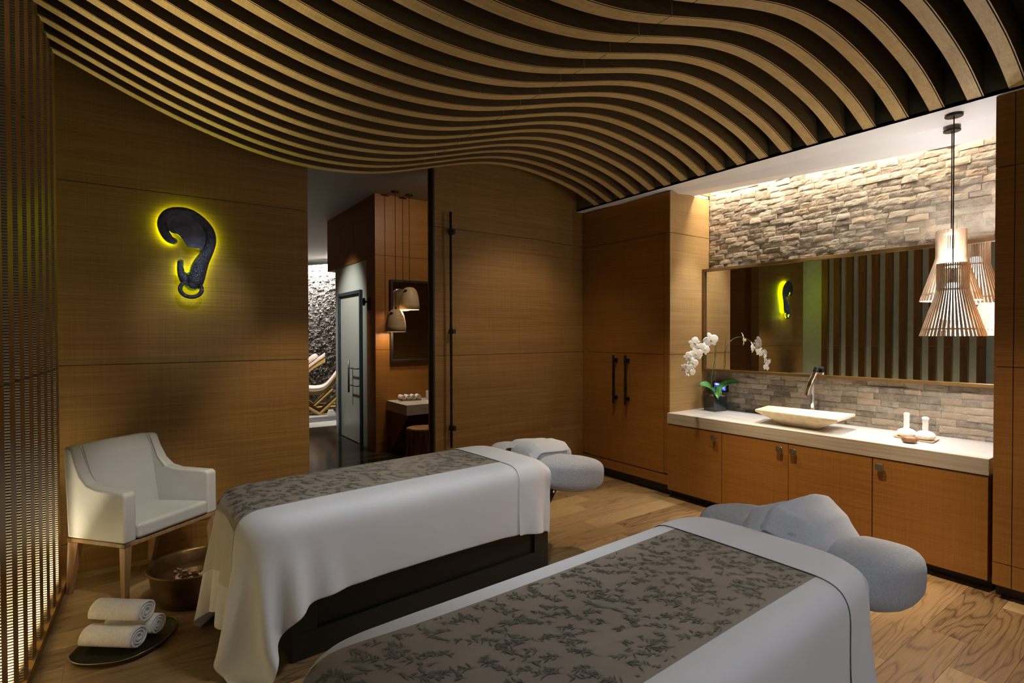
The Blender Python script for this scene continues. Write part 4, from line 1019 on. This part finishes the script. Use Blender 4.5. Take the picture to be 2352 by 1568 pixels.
# loungers, mat
mt = thing('floor_mat', 'white mat with dark grey centre on the corridor floor before the loungers', 'mat', (0, 0, 0))
MB().box(1.6, 4.4, 9.12, 10.62, .0, .012).build('border', M['mat_white'], mt); MB().box(1.62, 4.38, 9.66, 10.18, .0122, .018).build('centre', M['mat_grey'], mt)
def lounger(loc, rz, lab, sgn, prof, legz, zc_):
    t = thing('wooden_lounger', lab, 'lounger', loc, rz, 'wooden loungers past the glass door')
    pr = smooth_path(prof, 40); w_ = .56
    lower = [(x, z - .14 + .05 * math.sin(i / 39 * PI)) for i, (x, z) in enumerate(pr)]
    b = MB(); b.prism(pr + lower[::-1], -w_ / 2, -w_ / 2 + .04, 'y').prism(pr + lower[::-1], w_ / 2 - .04, w_ / 2, 'y'); b.build('side_rail', M['loungewood'], t)
    up_ = [(x, z + .05) for x, z in pr]; dn = [(x, z - .02) for x, z in pr]
    b = MB(); b.prism(up_ + dn[::-1], -w_ / 2 - .01, w_ / 2 + .01, 'y'); cu = b.build('cushion', M['loungecush'], t, bevel=.015)
    b = MB(); b.tube([(x, -w_ / 2 - .012, z) for x, z in [(x, z - .012) for x, z in pr]], .008, 6); b.build('piping', M['palewood'], cu)
    b = MB()
    for y in (-w_ / 2 + .02, w_ / 2 - .02):
        b.tube([(-.35, y, legz), (.05, y, .03), (.5, y, .03)], .028, 8).tube([(.45, y, .4), (.05, y, .03)], .028, 8)
    b.build('leg_frame', M['loungewood'], t)
    return t
vdir = -R(16)
lounger((2.93, 10.72, 0), vdir, 'wooden lounger with pink-white cushion, closer one past the glass door', 1, [(-1.0, .62), (-.6, .60), (-.32, .545), (-.14, .50), (.06, .50), (.22, .60), (.42, .86), (.6, 1.05)], .3, 0)
lg = lounger((3.08, 11.75, 0), vdir, 'wooden lounger with raised back and head pillow, behind the closer lounger', 1, [(-1.1, .5), (-.7, .52), (-.4, .6), (-.15, .78), (.1, .98), (.30, 1.12)], .35, 0)
pw = lobe('head_pillow', (.0, 0, 1.03), (.17, .24, .06), lg, R(-38), mat=M['loungecush'])
bx = thing('floor_box', 'white tapered floor box with cable beside the closer lounger', 'box', (3.13, 10.35, .012), vdir)
MB().frustum([(-.12, -.1), (.14, -.1), (.14, .1), (-.12, .1)], [(-.085, -.07), (.14, -.07), (.14, .07), (-.085, .07)], 0, .10).build('body', M['white_plastic'], bx, bevel=.012)
MB().tube([(.03, -.06, .10), (.03, -.09, .11), (.06, -.11, .06), (.09, -.13, .004)], .006, 8).ellipsoid((.03, -.06, .105), (.03, .02, .02), 10, 6).build('cable', M['black_metal'], bx, smooth=True)

# ------------------------------------------------------------------ light
def area(name, loc, rot, sx_, sy_, power, col, spread=None):
    L = bpy.data.lights.new(name, 'AREA'); L.shape = 'RECTANGLE'; L.size = sx_; L.size_y = sy_; L.energy = power; L.color = col
    if spread: L.spread = R(spread)
    o = bpy.data.objects.new(name, L); COL.objects.link(o); o.location = loc; o.rotation_euler = rot; return o
def spot(name, loc, target, power, col, ang, blend=.6, rad=.03):
    L = bpy.data.lights.new(name, 'SPOT'); L.energy = power; L.color = col; L.spot_size = R(ang); L.spot_blend = blend; L.shadow_soft_size = rad
    o = bpy.data.objects.new(name, L); COL.objects.link(o); o.location = loc
    o.rotation_euler = (Vector(target) - Vector(loc)).to_track_quat('-Z', 'Y').to_euler(); return o
def point(name, loc, power, col, rad=.03):
    L = bpy.data.lights.new(name, 'POINT'); L.energy = power; L.color = col; L.shadow_soft_size = rad
    o = bpy.data.objects.new(name, L); COL.objects.link(o); o.location = loc; return o
WARM = (1., .80, .58); NEU = (1., .90, .78); COOL = (.90, .95, 1.)
# cove strip over the stone
area('cove_strip', (4.675, 2.12, 3.12), (0, R(-20), 0), .06, 2.25, 37, (1., .84, .66))
# recessed soffit downlights over the counter
DAY = (.97, .97, 1.)
spot('soffit_downlight', (4.42, 2.12, 2.88), (4.40, 2.11, .8), 92, DAY, 56, .5, .02)
spot('soffit_downlight', (4.45, 2.90, 2.88), (4.50, 2.99, .8), 46, DAY, 60, .6, .02)
spot('soffit_downlight', (4.42, 1.35, 2.85), (4.45, 1.35, .8), 46, DAY, 52, .6, .02)
# spots at the ceiling slats: downlights, plus fill added where marked
def dl(x, y, tx, ty, p, col, ang=46, rad=.05, tz=0):
    spot('ceiling_downlight_and_fill', (x, y, zx(x) - .03), (tx, ty, tz), p, col, ang, .8, rad)
dl(3.45, 3.0, 3.3, 2.75, 165, WARM, 66)
dl(3.3, 1.05, 3.4, .75, 250, WARM, 52)
dl(.36, 3.0, .30, 3.62, 26, WARM, 17, .02)
dl(3.2, 1.9, 4.13, 1.85, 280, (1., .76, .48), 46, .05, .0)
dl(1.35, 2.45, 1.3, 2.8, 4, COOL, 74, .12)
dl(1.35, 1.3, 1.4, 1.15, 20, COOL, 74, .12)
dl(.45, 2.3, .14, 4.05, 135, NEU, 22, .06, .55)  # fill added to brighten the armchair
dl(.95, 3.0, 1.05, 4.45, 120, WARM, 40, .08, .62)  # fill added for the lower back wall
dl(1.8, .15, 1.75, .75, 26, COOL, 70, .12, .42)  # fill added for the near side of the closer table
dl(1.35, 1.75, 1.3, 2.62, 85, COOL, 72, .12, .42)  # fill added for the near side of the far table
dl(.45, 3.1, .38, 4.45, 34, COOL, 30, .04, 1.75)
dl(3.0, 3.0, 3.25, 4.45, 80, WARM, 76, .08, .7)
# floor uplights behind the wall slats
for i in range(12):
    y1 = 4.125 - .1857 * i; yc = y1 + .047
    area('slat_uplight', (WX(yc) - .045, yc, .06), (PI, 0, 0), .05, .06, 1.75, (1., .84, .56), 60)
for loc, zt in (((4.212, 1.112), 1.993), ((4.444, 1.183), 2.237)): point('pendant_light', (*loc, zt - .40), 17, (.97, .98, 1.), .02); point('pendant_light', (loc[0] + .012, loc[1], zt - .004), 9, (1., .97, .94), .01)
for loc, z in (((2.79, 6.52), 1.63), ((3.008, 6.57), 1.925)): point('corridor_pendant_light', (*loc, z), 11, WARM, .03)
area('corridor_cove', (3.75, 13.0, 3.3), (R(20), 0, R(-34)), 1.8, .1, 90, (1., .93, .86))
spot('corridor_fill_spot', (1.5, 7.4, 3.38), (2.6, 7.8, 1.75), 270, (1., .95, .88), 50, .9, .1)  # this and the next spots are fill added to brighten the corridor
spot('corridor_fill_spot', (3.1, 5.0, 3.38), (3.1, 6.75, 2.1), 55, WARM, 110, .9, .06)
spot('corridor_fill_spot', (2.5, 10.2, 3.38), (2.95, 10.7, .5), 330, NEU, 80, .8, .08)
spot('corridor_fill_spot', (3.0, 13.0, 3.38), (3.2, 13.7, 1.5), 60, NEU, 90, .8, .08)
wd = bpy.data.worlds.new('World'); S.world = wd; wd.use_nodes = True
bg = wd.node_tree.nodes['Background']; bg.inputs[0].default_value = (.97, .95, 1., 1); bg.inputs[1].default_value = .6  # background serves as fill through the added front opening
S.view_settings.view_transform = 'Standard'; S.view_settings.look = 'None'; S.view_settings.gamma = 1; S.view_settings.use_curve_mapping = False
S.view_settings.exposure = .2
